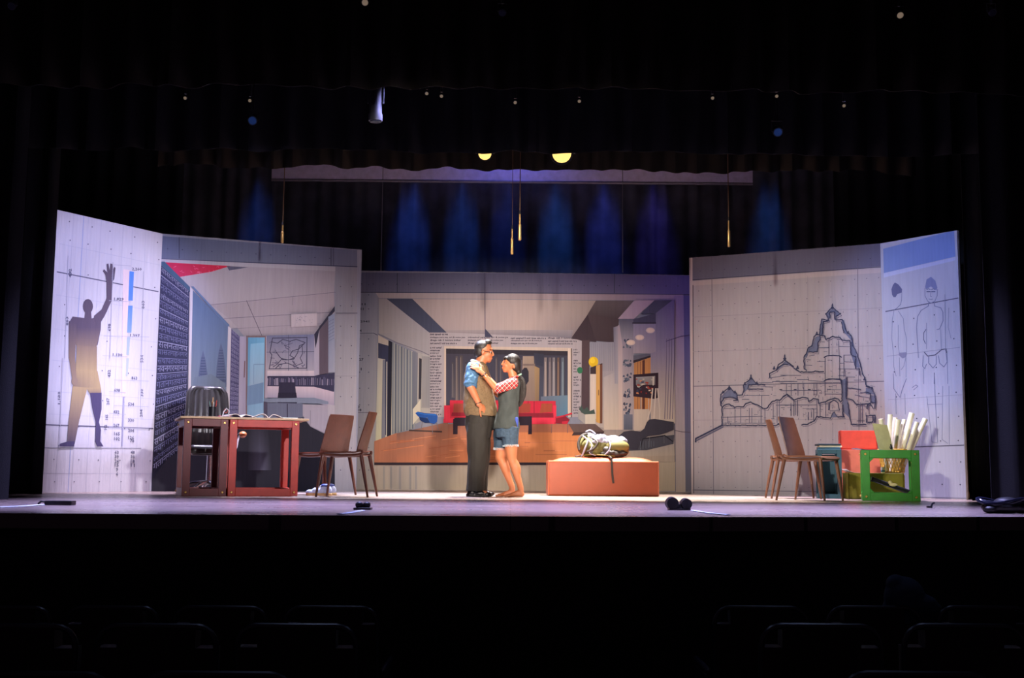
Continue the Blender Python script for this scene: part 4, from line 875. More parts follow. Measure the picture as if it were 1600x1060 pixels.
# ---------------------------------------------------------------- furniture
BOLT = mat('brass_bolt', (200, 160, 90), .35, .7)
def frame_cube(name, label, cat, px, Y, rz, w_, d_, h_, t, m, bolts=True, panels=(), gusset=False, group=None):
    p = at(px, 760, Y)
    o = thing(name, label, cat, (p.x, Y, 0), rz, group)
    bm = bmesh.new()
    for x in (t/2, w_-t/2):
        for y in (t/2, d_-t/2): box(bm, (x, y, h_/2), (t, t, h_))
    for z in (t/2, h_-t/2):
        for y in (t/2, d_-t/2): box(bm, (w_/2, y, z), (w_-2*t, t, t))
        for x in (t/2, w_-t/2): box(bm, (x, d_/2, z), (t, d_-2*t, t))
    if gusset:
        g = .045
        for (x, sx) in ((t, 1), (w_-t, -1)):
            for (z, sz) in ((t, 1), (h_-t, -1)):
                v = [bm.verts.new(q) for q in ((x, .004, z), (x+sx*g, .004, z), (x, .004, z+sz*g), (x, .022, z), (x+sx*g, .022, z), (x, .022, z+sz*g))]
                for f in ((0, 1, 2), (5, 4, 3), (0, 3, 4, 1), (1, 4, 5, 2), (2, 5, 3, 0)): bm.faces.new([v[k] for k in f])
    finish('frame', bm, m, o, False, .003)
    for (c, s, nm) in panels:
        bm = bmesh.new(); box(bm, c, s); finish(nm, bm, m, o, False)
    if bolts:
        for x in (t/2, w_-t/2):
            for z in (t/2, h_-t/2):
                bm = bmesh.new(); cone(bm, (x, .0, z), .014, (x, -.012, z), .009, 10); finish('corner_bolt', bm, BOLT, o)
        for z in (t/2, h_-t/2):
            bm = bmesh.new(); cone(bm, (0, d_-t/2, z), .014, (-.012, d_-t/2, z), .009, 10); finish('corner_bolt', bm, BOLT, o)
    return o
MAROON = mat('maroon_paint', (100, 28, 26), .5, bump=.05); RED = mat('red_paint', (178, 44, 24), .5, bump=.05)
R20 = math.radians(20)
dk1 = frame_cube('open_cube_frame', 'maroon open timber cube frame holding up the left half of the desk', 'cube frame', 284, 11.5, R20, .43, .80, .77, .075, MAROON)
o2 = Vector((dk1.location.x, 11.5, 0))+Vector((math.cos(R20), math.sin(R20), 0))*.445
dk2 = frame_cube('open_cube_frame', 'bright red open timber cube frame holding up the right half of the desk', 'cube frame', 0, 11.5, R20, .70, .72, .77, .075, RED)
dk2.location = o2
TOPZ = .77
tb = thing('desk_top', 'thin pale board lying across the two cube frames as desk top', 'table top', (dk1.location.x, dk1.location.y, TOPZ), R20)
bm = bmesh.new(); box(bm, (.60, .40, .011), (1.28, .84, .022)); finish('board', bm, mat('pale_board', (196, 160, 120), .5), tb, False, .003)
bm = bmesh.new(); box(bm, (.22, .16, .0235), (.42, .30, .002)); finish('paper_cover', bm, mat('white_paper', (222, 216, 218), .7, var=.04), tb, False)
DT = TOPZ+.0225
def desk(u, v, z=0): return Vector(dk1.location)+Matrix.Rotation(R20, 3, 'Z') @ Vector((u, v, 0))+Vector((0, 0, DT+z))
def open_book(name, label, cat, loc, rz, w_, d_, cover, lift=.045, group=None):
    o = thing(name, label, cat, loc, rz, group)
    def pg(s, k=0):
        def fn(u, v):
            return (s*(.004+u*w_/2), (v-.5)*d_, .008+lift*math.sin(PI*min(1, u*1.15))*(1-u*.4)+.004*math.sin(9*u))
        return fn
    for s in (-1, 1):
        bm = bmesh.new(); grid(bm, pg(s), 10, 4, .006); finish('pages', bm, MATS['white_paper'], o)
    bm = bmesh.new(); box(bm, (0, 0, .002), (w_*.98, d_*1.03, .004)); finish('cover', bm, cover, o, False)
    return o
BKB = mat('blue_cover', (40, 50, 130), .5)
open_book('open_book', 'open white-paged book on the desk, nearer the pencil cup', 'book', desk(.55, .30), R20+.2, .34, .24, BKB, .035)
open_book('open_book', 'open white-paged book on the right half of the desk top', 'book', desk(.86, .28), R20-.1, .32, .24, BKB, .045)
for u, v, c, lab, s in [(1.06, .24, (190, 210, 214), 'pale blue sheet of paper beside the right open book', (.16, .2)), (1.16, .36, (206, 90, 80), 'small red card at the right end of the desk top', (.07, .1)), (.39, .14, (200, 60, 90), 'pink notebook lying behind the pencil cup', (.12, .16))]:
    bm = bmesh.new(); box(bm, (0, 0, .006), (s[0], s[1], .012)); ob = finish('paper_sheet' if 'sheet' in lab else ('card' if 'card' in lab else 'notebook'), bm, mat('paper_%d' % c[1], c, .6), None, False, loc=desk(u, v, .0025)); ob.rotation_euler.z = R20+.1
    tag(ob, lab, 'paper' if 'sheet' in lab else ('card' if 'card' in lab else 'notebook'))
cup = thing('pencil_cup', 'black pencil cup full of pens on the left of the desk', 'pencil cup', desk(.28, .12, .003))
bm = bmesh.new(); lathe(bm, [(.040, 0), (.043, .10), (.039, .10), (.036, .01)], 20); finish('cup', bm, mat('black_plastic', (26, 26, 30), .35), cup)
for k, (dx, dy, l, c) in enumerate([(.0, .0, .19, (200, 150, 90)), (.02, .01, .16, (180, 70, 60)), (-.02, .0, .15, (70, 120, 110)), (.01, -.02, .14, (220, 210, 200)), (-.01, .02, .15, (200, 190, 120)), (.025, -.01, .13, (180, 130, 90))]):
    bm = bmesh.new(); cone(bm, (dx*.3, dy*.3, .008), .005, (dx*1.7, dy*1.7, l), .005, 8); cone(bm, (dx*1.7, dy*1.7, l), .005, (dx*1.8, dy*1.8, l+.012), .001, 8)
    finish('pen', bm, mat('pen_%d' % c[0], c, .4), cup)
sc_ = thing('scissors_holder', 'small white wire holder with red-handled scissors right of the pencil cup', 'holder', desk(.40, .03, .003))
bm = bmesh.new(); tube(bm, [(-.03, 0, .002), (-.02, 0, .05), (.01, 0, .085), (.035, 0, .06), (.03, 0, .002)], .006, 8); box(bm, (0, 0, .003), (.09, .05, .006)); finish('holder', bm, mat('white_plastic', (220, 214, 220), .4), sc_)
bm = bmesh.new(); tube(bm, [(.0+.018*math.cos(a), .012, .06+.02*math.sin(a)) for a in [k*PI/6 for k in range(12)]]+[(.018, .012, .06)], .004, 6); finish('handle', bm, mat('pen_180', (180, 70, 60), .4), sc_)

# leather office chair
LEA = mat('black_leather', (46, 44, 42), .32, bump=.1, bscale=30); CHR = mat('polished_metal', (200, 200, 208), .22, .9); WOOD = mat('orange_wood', (196, 110, 60), .35)
p = at(326, 740, 12.72)
oc = thing('office_chair', 'black padded leather office chair with wooden arm ends behind the desk', 'office chair', (p.x, 12.72, 0), math.radians(25))
def backfn(u, v):       # faces -y; fluted leather
    z = .50+v*.66; hw = (.235-.045*v)*(1 if v < .9 else math.sqrt(max(0, 1-((v-.9)/.1)**2*.35)))
    x = (u-.5)*2*hw; edge = abs(u-.5)*2
    y = .22+.10*v**2-.07*edge**3 - .007*abs(math.sin(u*PI*7))*(1 if edge < .86 else 0) + .02*edge**8
    return (x, y-.03, z)
bm = bmesh.new(); grid(bm, backfn, 56, 20); grid(bm, lambda u, v: (backfn(u, v)[0]*1.02, .30+.10*v**2-.05*(abs(u-.5)*2)**3, backfn(u, v)[2]), 20, 12)
bo = [backfn(0, v/12) for v in range(13)]+[backfn(u/12, 1) for u in range(1, 13)]+[backfn(1, 1-v/12) for v in range(1, 13)]+[backfn(1-u/12, 0) for u in range(1, 12)]
tube(bm, [(x, y+.045, z) for x, y, z in bo]+[(bo[0][0], bo[0][1]+.045, bo[0][2])], .038, 10)
finish('backrest', bm, LEA, oc)
bm = bmesh.new(); v = box(bm, (0, -.02, .47), (.50, .50, .11)); s_ = finish('seat', bm, LEA, oc, True, .045); s_.modifiers['bevel'].segments = 4
for s in (-1, 1):
    bm = bmesh.new(); tube(bm, catmull([(s*.24, .16, .46), (s*.30, .10, .50), (s*.31, .02, .62), (s*.31, -.12, .655), (s*.31, -.24, .64)], 5), .022, 10)
    a_m = finish('armrest', bm, CHR, oc)
    bm = bmesh.new(); ball(bm, (s*.31, -.23, .645), (.04, .06, .035)); finish('arm_end', bm, WOOD, a_m)
bm = bmesh.new(); cone(bm, (0, 0, .10), .03, (0, 0, .42), .025); finish('gas_column', bm, CHR, oc)
bm = bmesh.new()
for k in range(5):
    a = 2*PI*k/5+.3; tube(bm, [(0, 0, .12), (.16*math.cos(a), .16*math.sin(a), .11), (.31*math.cos(a), .31*math.sin(a), .065)], [.028, .024, .018], 8)
finish('star_base', bm, CHR, oc)
for k in range(5):
    a = 2*PI*k/5+.3; bm = bmesh.new(); c_x, c_y = .31*math.cos(a), .31*math.sin(a)
    for s in (-1, 1): cone(bm, (c_x-math.sin(a)*.012*s, c_y+math.cos(a)*.012*s, .028), .028, (c_x-math.sin(a)*.026*s, c_y+math.cos(a)*.026*s, .028), .028, 14)
    finish('caster', bm, MATS['black_plastic'], oc)

# moulded brown chairs
def chair_proto(shell, label):
    o = thing('moulded_chair', label, 'chair', (0, 0, 0), 0)
    def seat(u, v):
        x = -.19+u*.43; wv = .205+.012*math.sin(u*PI); y = (v-.5)*2*wv; e = abs(v-.5)*2
        return (x, y, .445-.018*math.sin(u*PI)*(1-e*e)+.012*e**3-.02*max(0, (u-.85)/.15)**2+.02*max(0, (.15-u)/.15)**2)
    def back(u, v):
        z = .455+u*.405; x = -.19-.015*u-.085*u**1.5-.03*math.sin(u*PI)*.3; wv = .205-.03*u-.0*u; e = abs(v-.5)*2
        wv *= (1 if u < .93 else math.sqrt(max(0, 1-((u-.93)/.1)**2*.2)))
        return (x+.035*e**2*(1-.35*u), (v-.5)*2*wv, z)
    bm = bmesh.new(); grid(bm, seat, 14, 12, .014); finish('seat', bm, shell, o)
    bm = bmesh.new(); grid(bm, back, 16, 12, .012); finish('backrest', bm, shell, o)
    bm = bmesh.new()
    for s in (-1, 1): tube(bm, catmull([(.23, s*.19, .425), (.0, s*.195, .415), (-.19, s*.197, .43), (-.203, s*.197, .47)], 4), [.014]*13, 8)
    tube(bm, [(-.18, -.19, .42), (-.18, .19, .42)], .012, 8); tube(bm, [(.21, -.18, .42), (.21, .18, .42)], .012, 8)
    finish('seat_frame', bm, shell, o)
    for x0, x1 in ((.20, .255), (-.19, -.275)):
        for s in (-1, 1):
            bm = bmesh.new(); tube(bm, [(x0, s*.185, .43), ((x0+x1)/2, s*.20, .22), (x1, s*.215, 0)], [.021, .017, .011], 10); finish('leg', bm, shell, o)
    return o
BRN = mat('brown_resin', (92, 52, 40), .32, bump=.25, bscale=120); BRN_LIT = mat('brown_resin_lit', (108, 68, 46), .34, bump=.25, bscale=120)  # second one: same brown resin, warm stage light put into its colour
cA = chair_proto(BRN, 'dark brown moulded chair beside the red cube frame, turned away from the audience')
x, y = at(506, 760, 12.62).x, 12.62; cA.location = (x, y, 0); cA.rotation_euler.z = math.radians(141)
cB = copy_tree(cA); cB['label'] = 'dark brown moulded chair in profile facing left, nearest the left stage people'; cB.location = (at(541, 760, 11.85).x, 11.85, 0); cB.rotation_euler.z = math.radians(174)
cB['label'] = 'dark brown moulded chair in side profile facing left, right of the sneakers'
cD = chair_proto(BRN_LIT, 'tan-lit brown moulded chair facing right, nearer the green cube frame')
cD.location = (at(1266, 760, 11.95).x, 11.95, 0); cD.rotation_euler.z = math.radians(-40)
cC = copy_tree(cD); cC['label'] = 'brown moulded chair in thin profile, leftmost of the two right-hand chairs'; cC.location = (at(1240, 760, 12.75).x, 12.75, 0); cC.rotation_euler.z = math.radians(-4)

# sneakers under the chair
def sneaker(label, px, Y, rz):
    o = thing('sneaker', label, 'shoe', (at(px, 760, Y).x, Y, 0), rz, 'pair of sneakers under the chair')
    bm = bmesh.new()
    for x, r in ((-.10, .040), (-.04, .036), (.04, .043), (.10, .040)): cone(bm, (x, 0, 0), r, (x, 0, .028), r*.96, 20)
    box(bm, (0, 0, .014), (.2, .074, .028)); fuse('sole', bm, mat('tan_sole', (190, 150, 100), .6), .005, 2, o)
    bm = bmesh.new(); ball(bm, (.09, 0, .035), (.055, .038, .03)); ball(bm, (.02, 0, .045), (.07, .038, .04)); ball(bm, (-.08, 0, .055), (.055, .036, .055)); capsule(bm, (-.03, 0, .05), .036, (-.06, 0, .085), .032, 10)
    fuse('upper', bm, mat('shoe_white', (176, 184, 214), .6), .005, 2, o)
    bm = bmesh.new(); ball(bm, (-.065, 0, .105), (.05, .033, .02)); finish('collar', bm, mat('shoe_blue', (50, 64, 130), .6), o)
    bm = bmesh.new()
    for k in range(4): tube(bm, [(.045-.022*k, -.03, .07+.009*k), (.05-.022*k, 0, .082+.009*k), (.045-.022*k, .03, .07+.009*k)], .0035, 6)
    finish('laces', bm, MATS['white_plastic'], o)
sneaker('blue and white sneaker under the brown chair, toe pointing left', 499, 12.15, math.radians(175))
sneaker('blue and white sneaker under the brown chair, the far one of the pair', 507, 12.36, math.radians(165))

# orange ottoman
OT = mat('orange_leatherette', (150, 66, 32), .5, var=.05, bump=.08, bscale=8)
x0, x1 = at(856, 760, 13.0).x, at(1030, 760, 13.0).x; W_ = x1-x0
ot = thing('ottoman', 'long orange leatherette ottoman block in front of the central flat', 'ottoman', ((x0+x1)/2, 13.0, 0))
bm = bmesh.new(); box(bm, (0, .36, .195), (W_, .72, .39)); b_o = finish('body', bm, OT, ot, True, .02); b_o.modifiers['bevel'].segments = 3
bm = bmesh.new()
def crown(u, v):
    e = max(abs(u-.5), abs(v-.5))*2; return ((u-.5)*(W_-.10), .05+v*.62, .388+.055*(1-e**6))
grid(bm, crown, 24, 16); finish('cushion_top', bm, OT, ot)
bm = bmesh.new(); q = [(-W_/2+.01, 0.004, .385), (W_/2-.01, .004, .385), (W_/2-.01, .716, .385), (-W_/2+.01, .716, .385), (-W_/2+.01, .004, .385)]; tube(bm, q, .009, 8)
for s in (-1, 1): tube(bm, [(s*(W_/2-.008), .004, .01), (s*(W_/2-.008), .004, .385)], .008, 8)
finish('piping', bm, mat('orange_piping', (180, 98, 66), .4), ot)

# backpack lying on the ottoman
OLV = mat('olive_canvas', (84, 78, 30), .75, var=.2, bump=.4, bscale=14); GRY = mat('pack_grey', (140, 140, 156), .5, bump=.4, bscale=20); DKG = mat('pack_dark', (44, 36, 30), .6)
bp = at(944, 716, 13.30)
pk = thing('backpack', 'olive green and grey backpack lying on the orange ottoman', 'backpack', (bp.x, 13.30, .436), .05)
bm = bmesh.new(); ball(bm, (-.08, 0, .12), (.19, .16, .125)); ball(bm, (.13, 0, .10), (.16, .15, .11)); ball(bm, (-.2, .0, .13), (.1, .13, .12)); ball(bm, (.0, 0, .08), (.24, .16, .08))
rumple(fuse('body', bm, OLV, .009, 5, pk), .030, 9)
bm = bmesh.new(); ball(bm, (.13, -.11, .125), (.145, .075, .075)); fuse('front_pocket', bm, mat('olive_pocket', (100, 92, 40), .7, bump=.4, bscale=16), .008, 3, pk).data.update()
bm = bmesh.new(); ball(bm, (-.03, -.01, .19), (.17, .15, .07)); ball(bm, (.14, .0, .185), (.12, .13, .05)); ball(bm, (-.15, .02, .22), (.08, .1, .06)); rumple(fuse('top_flap', bm, GRY, .008, 3, pk), .035, 12, seed=4)
bm = bmesh.new(); ball(bm, (.10, -.14, .045), (.16, .05, .045)); ball(bm, (.01, -.13, .075), (.05, .05, .05)); rumple(fuse('side_panel', bm, DKG, .008, 2, pk), .02, 14)
for pts_, r_, m_ in [([(-.26, -.12, .24), (-.21, -.16, .19), (-.24, -.17, .10), (-.27, -.14, .02), (-.29, -.12, .012)], .014, GRY), ([(-.20, -.05, .27), (-.27, -.08, .24), (-.31, -.10, .16), (-.30, -.12, .08)], .022, DKG),
                     ([(.02, -.12, .22), (.045, -.19, .15), (.03, -.20, .08), (-.02, -.17, .02)], .011, GRY), ([(-.27, -.1, .02), (-.15, -.17, .03), (.02, -.18, .02), (.12, -.17, .015)], .010, mat('olive_trim', (110, 98, 40), .5)),
                     ([(-.15, -.10, .22), (-.10, -.17, .17), (-.14, -.18, .10), (-.22, -.165, .06)], .016, DKG), ([(-.20, -.13, .20), (-.16, -.175, .13), (-.19, -.17, .05), (-.12, -.175, .02)], .010, GRY), ([(.05, -.02, .235), (.12, -.06, .245), (.2, -.08, .20), (.26, -.06, .13)], .012, GRY), ([(-.22, -.06, .29), (-.16, -.02, .31), (-.10, .0, .27)], .012, GRY), ([(-.27, -.13, .02), (-.33, -.14, .008), (-.345, -.13, .008)], .011, DKG)]:
    bm = bmesh.new(); tube(bm, catmull(pts_, 5), r_*.72, 8); finish('strap', bm, m_, pk)
bm = bmesh.new(); box(bm, (-.17, -.165, .06), (.035, .012, .025)); finish('buckle', bm, DKG, pk)
bm = bmesh.new(); tube(bm, [(.03, -.14, .012), (.035, -.26, .004), (.04, -.315, -.01), (.045, -.322, -.09), (.05, -.322, -.20), (.062, -.322, -.29)], .012, 8)
finish('hanging_strap', bm, DKG, pk)

# ---- right-hand props
TEAL = mat('teal_paint', (26, 76, 90), .5); CORAL = mat('coral_paint', (196, 96, 74), .5); REDB = mat('signal_red', (206, 52, 30), .5); OLB = mat('olive_paint', (112, 106, 12), .5); GRN = mat('green_paint', (34, 138, 36), .45); KHA = mat('khaki_board', (160, 160, 110), .5)
tl = frame_cube('open_cube_frame', 'dark teal open frame stool behind the tan-lit chair', 'cube frame', 1278, 12.86, -.20, .26, .36, .545, .05, TEAL, bolts=False, panels=[((.13, .35, .27), (.16, .012, .44), 'back_panel')])
for k, (c, hh, dx, lab) in enumerate([((40, 90, 110), .022, .0, 'teal book at the bottom of the pile on the teal stool'), ((206, 200, 170), .018, .01, 'cream book in the middle of the pile on the teal stool'), ((30, 50, 60), .022, -.008, 'dark book topmost on the teal stool')]):
    z = .545+[0, .022, .040][k]; bm = bmesh.new(); box(bm, (0, 0, hh/2), (.24, .30, hh)); box(bm, (.004, -.004, hh/2), (.238, .30, hh*.6))
    ob = finish('book', bm, mat('book_%d' % c[0], c, .5), None, False, .002, loc=(tl.location.x+.165+dx, 13.01, z)); tag(ob, lab, 'book', 'books on the teal stool'); ob.rotation_euler.z = .04*k-.2
def boxthing(name, label, px0, px1, Y, z0, z1, dep, m, t=.018, cat='box', rz=0, lid=True):
    xa, xb = at(px0, 740, Y).x, at(px1, 740, Y).x; w_ = xb-xa
    o = thing(name, label, cat, ((xa+xb)/2, Y, z0), rz)
    h_ = z1-z0
    bm = bmesh.new(); box(bm, (0, dep/2, t/2), (w_, dep, t))
    for s in (-1, 1): box(bm, (s*(w_/2-t/2), dep/2, h_/2), (t, dep, h_))
    box(bm, (0, t/2, h_/2), (w_, t, h_)); box(bm, (0, dep-t/2, h_/2), (w_, t, h_)); finish('body', bm, m, o, False, .002)
    if lid: bm = bmesh.new(); box(bm, (0, dep/2, h_-t/2+.0005), (w_-.002, dep-.002, t)); finish('top_panel', bm, m, o, False, .002)
    return o
boxthing('wooden_box', 'tall coral painted box behind the olive box', 1314, 1377, 13.14, 0, .548, .40, CORAL, rz=-.22)
boxthing('wooden_box', 'bright red box standing on top of the coral box', 1314.5, 1371, 13.16, .5495, .765, .30, REDB, rz=-.22)
ol = boxthing('wooden_box', 'low olive green box seen through the green cube frame', 1326, 1411, 12.60, 0, .285, .36, OLB, rz=-.12)
bm = bmesh.new(); box(bm, (0, 0, 0), (.012, .30, .25)); yp = finish('side_panel', bm, mat('yellow_paint', (206, 176, 20), .5), ol, False, loc=((at(1411, 740, 12.58).x-at(1326, 740, 12.58).x)/2+.007, .18, .14))
gr = frame_cube('open_cube_frame', 'bright green open cube frame with corner gussets at the right', 'cube frame', 1347, 12.10, -.26, .575, .42, .525, .082, GRN, gusset=True)
# paper strip and cup on the olive box
def sheet(name, label, cat, loc, w_, d_, curl, m, rz=0):
    bm = bmesh.new(); grid(bm, lambda u, v: ((u-.5)*w_, (v-.5)*d_, .003+curl*(max(0, .45-u)/.45)**2), 14, 4, .002)
    o = finish(name, bm, m, None, loc=loc); o.rotation_euler.z = rz; return tag(o, label, cat)
sheet('paper_sheet', 'curled white sheet on the left end of the olive box', 'paper', (at(1337, 740, 12.7).x, 12.72, .286), .24, .2, .035, MATS['white_paper'])
cp = thing('paper_cup', 'small white and blue cup on the olive box beside the basket', 'cup', (at(1379.5, 740, 12.66).x, 12.655, .286)); bm = bmesh.new(); lathe(bm, [(.02, 0), (.026, .065), (.023, .065), (.018, .004)], 16); finish('cup', bm, mat('cup_white', (220, 220, 226), .5), cp)
bm = bmesh.new(); lathe(bm, [(.0225, .012), (.0245, .032), (.0243, .0325), (.0222, .0118)], 16); finish('blue_band', bm, mat('cup_blue', (70, 120, 160), .5), cp)
# basket with paper rolls
bx, by, bz = at(1396, 740, 12.78).x, 12.79, .286
bk = thing('waste_basket', 'yellow and red lattice basket holding the paper rolls', 'basket', (bx, by, bz))
BY = mat('basket_yellow', (214, 170, 60), .5); BR = mat('basket_red', (206, 90, 60), .5)
def rad(z): return .115+(.155-.115)*z/.26
for nm_, dirn, m_ in (('lattice', 1, BY), ('lattice', -1, BY)):
    bm = bmesh.new()
    for k in range(26):
        a0 = 2*PI*k/26
        tube(bm, [((rad(z)+.001*dirn)*math.cos(a0+dirn*z*3.2), (rad(z)+.001*dirn)*math.sin(a0+dirn*z*3.2), z) for z in [.26*t/8 for t in range(9)]], .0036, 5)
    finish(nm_, bm, m_, bk)
for z, m_, r_ in ((.258, BY, .009), (.20, BR, .006), (.185, BR, .005), (.215, BR, .005), (.012, BY, .008)):
    bm = bmesh.new(); tube(bm, [(rad(z)*math.cos(a), rad(z)*math.sin(a), z) for a in [2*PI*t/28 for t in range(29)]], r_, 6, False); finish('rim' if z > .2 else 'band', bm, m_, bk)
bm = bmesh.new(); cone(bm, (0, 0, .002), .113, (0, 0, .008), .113, 28); finish('bottom', bm, BY, bk)
ROL = mat('paper_roll_white', (226, 222, 200), .6, var=.04)
roll = None
RR = [(1404, 656, 1.0, -.05, 'upright paper roll at the left of the bundle in the basket'), (1391, 648, 1.0, .06, 'thick tall white paper roll second from the left in the basket'), (1399, 653, .9, -.02, 'white paper roll between two taller ones left of centre'),
      (1425, 646, 1.15, -.03, 'tallest thick white roll, its open end up, in the basket'), (1446, 655, 1.05, .0, 'long paper roll leaning far right out of the basket'), (1433, 660, .9, .05, 'paper roll leaning right behind the open-ended one'),
      (1413, 656, .8, .07, 'short roll behind the tallest one in the basket'), (1408, 663, .8, -.07, 'thin cream roll in the middle front of the bundle'), (1420, 670, .9, -.08, 'cream roll slanting across the front of the bundle'), (1430, 684, .9, -.05, 'lowest roll on the right side of the basket'), (1376, 655, .9, .08, 'short roll end showing left above the khaki board')]
for i, (px, py, s, dy, lab) in enumerate(RR):
    k = sorted(q[0] for q in RR).index(px); yy = (-.055, .0, .055)[k % 3]
    tpt = at(px, py, by+yy*1.9); b0 = Vector((bx-.078+.0156*k, by+yy, bz+.012)); d = (tpt-b0); L_ = d.length
    o = thing('paper_roll', lab, 'paper roll', b0, 0, 'paper rolls in the lattice basket'); o.rotation_mode = 'QUATERNION'; o.rotation_quaternion = d.to_track_quat('Z', 'Y')
    r = .0265*s; bm = bmesh.new(); lathe(bm, [(r, 0), (r, L_), (r*.86, L_), (r*.82, L_-.03)], 18); finish('outer_sheet', bm, ROL, o)
    bm = bmesh.new(); tube(bm, [(r*(.2+.55*t/20)*math.cos(t*.9), r*(.2+.55*t/20)*math.sin(t*.9), L_-.006) for t in range(21)], .0012, 4); finish('inner_sheet', bm, ROL, o)
# khaki board and blue-white open book on the green cube
z0 = .5255; pA = at(1385, 701, 12.2)
kb = thing('clipboard', 'khaki board standing upright on the green cube frame', 'clipboard', (pA.x, 12.2, z0))
bm = bmesh.new(); v = [bm.verts.new(q) for q in ((-.075, 0, 0), (.075, 0, .0), (.035, .06, .27), (-.12, .06, .285), (-.075, .01, 0), (.075, .01, 0), (.035, .07, .27), (-.12, .07, .285))]
for f in ((0, 1, 2, 3), (7, 6, 5, 4), (0, 4, 5, 1), (1, 5, 6, 2), (2, 6, 7, 3), (3, 7, 4, 0)): bm.faces.new([v[k] for k in f])
finish('board', bm, KHA, kb, False)
bm = bmesh.new(); ball(bm, (.045, -.012, .03), (.014, .01, .02)); box(bm, (.045, -.01, .05), (.01, .01, .03)); finish('clip', bm, MATS['black_plastic'], kb)
sheet('magazine', 'thin blue-white magazine overhanging the left of the green cube frame', 'magazine', (at(1357, 702, 12.12).x, 12.17, z0+.001), .27, .2, .012, mat('magazine_blue', (120, 150, 200), .4))
# black tube with a cream cloth inside the green cube
q0, q1 = at(1363, 749, 12.22), at(1424, 770.5, 12.2)
tbt = thing('drawing_tube', 'black drawing tube slanting inside the green cube frame', 'tube', q1)
bm = bmesh.new(); d = Vector(q0)-Vector(q1); cone(bm, (0, 0, 0), .024, d, .024, 18); finish('barrel', bm, MATS['black_plastic'], tbt)
bm = bmesh.new(); cone(bm, d*.985, .027, d*1.03, .027, 18); finish('cap', bm, MATS['black_plastic'], tbt)
bm = bmesh.new(); n_ = d.normalized(); ball(bm, d*.48+Vector((0, -.026, .015)), (.045, .02, .018)); ball(bm, d*.56+Vector((0, -.024, .028)), (.022, .02, .02)); cl = fuse('cloth_scrap', bm, mat('cream_cloth', (220, 206, 160), .7), .006, 2)
cl.location = q1; tag(cl, 'small cream cloth scrap draped over the black tube', 'cloth')

# ---------------------------------------------------------------- things along the stage edge
BLK = MATS['black_plastic']; BLR = mat('black_rubber', (16, 16, 20), .5)
def floor_mic(px, py, label, s=1, two=False):
    p = floor_at(px, py); o = thing('floor_microphone', label, 'microphone', p)
    bm = bmesh.new(); box(bm, (0, 0, .008), (.16*s, .10, .016)); finish('base', bm, BLK, o, False, .004)
    for dx in ((-.035*s, .035*s) if two else (0,)):
        bm = bmesh.new(); ball(bm, (dx, 0, .045*s), (.038*s, .03*s, .032*s)); fuse('head', bm, BLR, .004, 1, o)
    bm = bmesh.new(); box(bm, (0, .01, .028), (.03, .03, .03)); finish('joint', bm, BLK, o, False)
    return o
floor_mic(567, 797, 'small black floor microphone at the stage edge left of centre', .75, True)
o = floor_mic(1061, 797.5, 'pair of black round stage-edge lamps right of centre, larger than the left one', 1.0)
for c in list(o.children):
    if c.name.startswith('head'): bpy.data.objects.remove(c)
o.name = 'floor_lamp'; o['category'] = 'stage lamp'
for dx, r in ((-.052, .048), (.052, .043)):
    bm = bmesh.new(); cone(bm, (dx, -.05, .012+r*.8), r*.9, (dx, .04, .012+r*.8), r, 20); ball(bm, (dx, .04, .012+r*.8), (r, r*.6, r)); finish('lamp_head', bm, BLR, o)
def cable(name, label, pts, r, m):
    bm = bmesh.new(); tube(bm, catmull([floor_at(x, y)+Vector((0, 0, r)) for x, y in pts], 6), r, 6); [setattr(v.co, 'z', .001+v.co.z*.18) for v in bm.verts]; return tag(finish(name, bm, m), label, 'cable')
WC = mat('pale_cable', (214, 224, 240), .5)
cable('floor_cable', 'pale cable running right from the pair of stage-edge lamps', [(1083, 799), (1105, 802.5), (1138, 806)], .022, WC)
cable('floor_cable', 'pale cable running forward from the small floor microphone', [(566, 799), (550, 802), (530, 804.8)], .022, WC)
cable('floor_cable', 'pale cable at the far left edge of the stage', [(-30, 794.5), (20, 793), (66, 790)], .022, WC)
p = floor_at(94, 789.5); o = thing('cable_box', 'flat black box on the far left of the stage edge', 'box', p); bm = bmesh.new(); box(bm, (0, 0, .016), (.20, .10, .032)); finish('box', bm, BLK, o, False, .006)
bm = bmesh.new(); tube(bm, [(-.10, 0, .02), (-.14, 0, .025), (-.17, .02, .008)], .008, 6); finish('plug', bm, BLR, o)
p = floor_at(1455, 794); o = thing('cable_clip', 'tiny black clip lying on the stage in front of the right flat', 'clip', p)
bm = bmesh.new(); box(bm, (-.015, 0, .008), (.04, .03, .016)); tube(bm, [(0, 0, .01), (.012, 0, .035), (.03, 0, .045)], .008, 6); finish('clip', bm, BLR, o)
p = floor_at(1572, 803); o = thing('cable_heap', 'heap of coiled black cable and cloth at the far right stage edge', 'cable', p)
bm = bmesh.new(); ball(bm, (0, .05, .045), (.16, .10, .05)); ball(bm, (.04, .07, .075), (.10, .08, .045)); ball(bm, (-.12, 0, .03), (.05, .05, .03)); ball(bm, (.13, .04, .04), (.07, .08, .04)); fuse('bundle', bm, BLR, .008, 3, o)
for k in range(5):
    bm = bmesh.new(); a = k*.7; tube(bm, [((.10+.02*k)*math.cos(t)-.02, .03+.06*math.sin(t), .06+.02*math.sin(t*2+a)+.008*k) for t in [2*PI*j/24 for j in range(25)]], .009, 6, False); finish('coil', bm, mat('cable_blueblack', (30, 32, 50), .3), o)

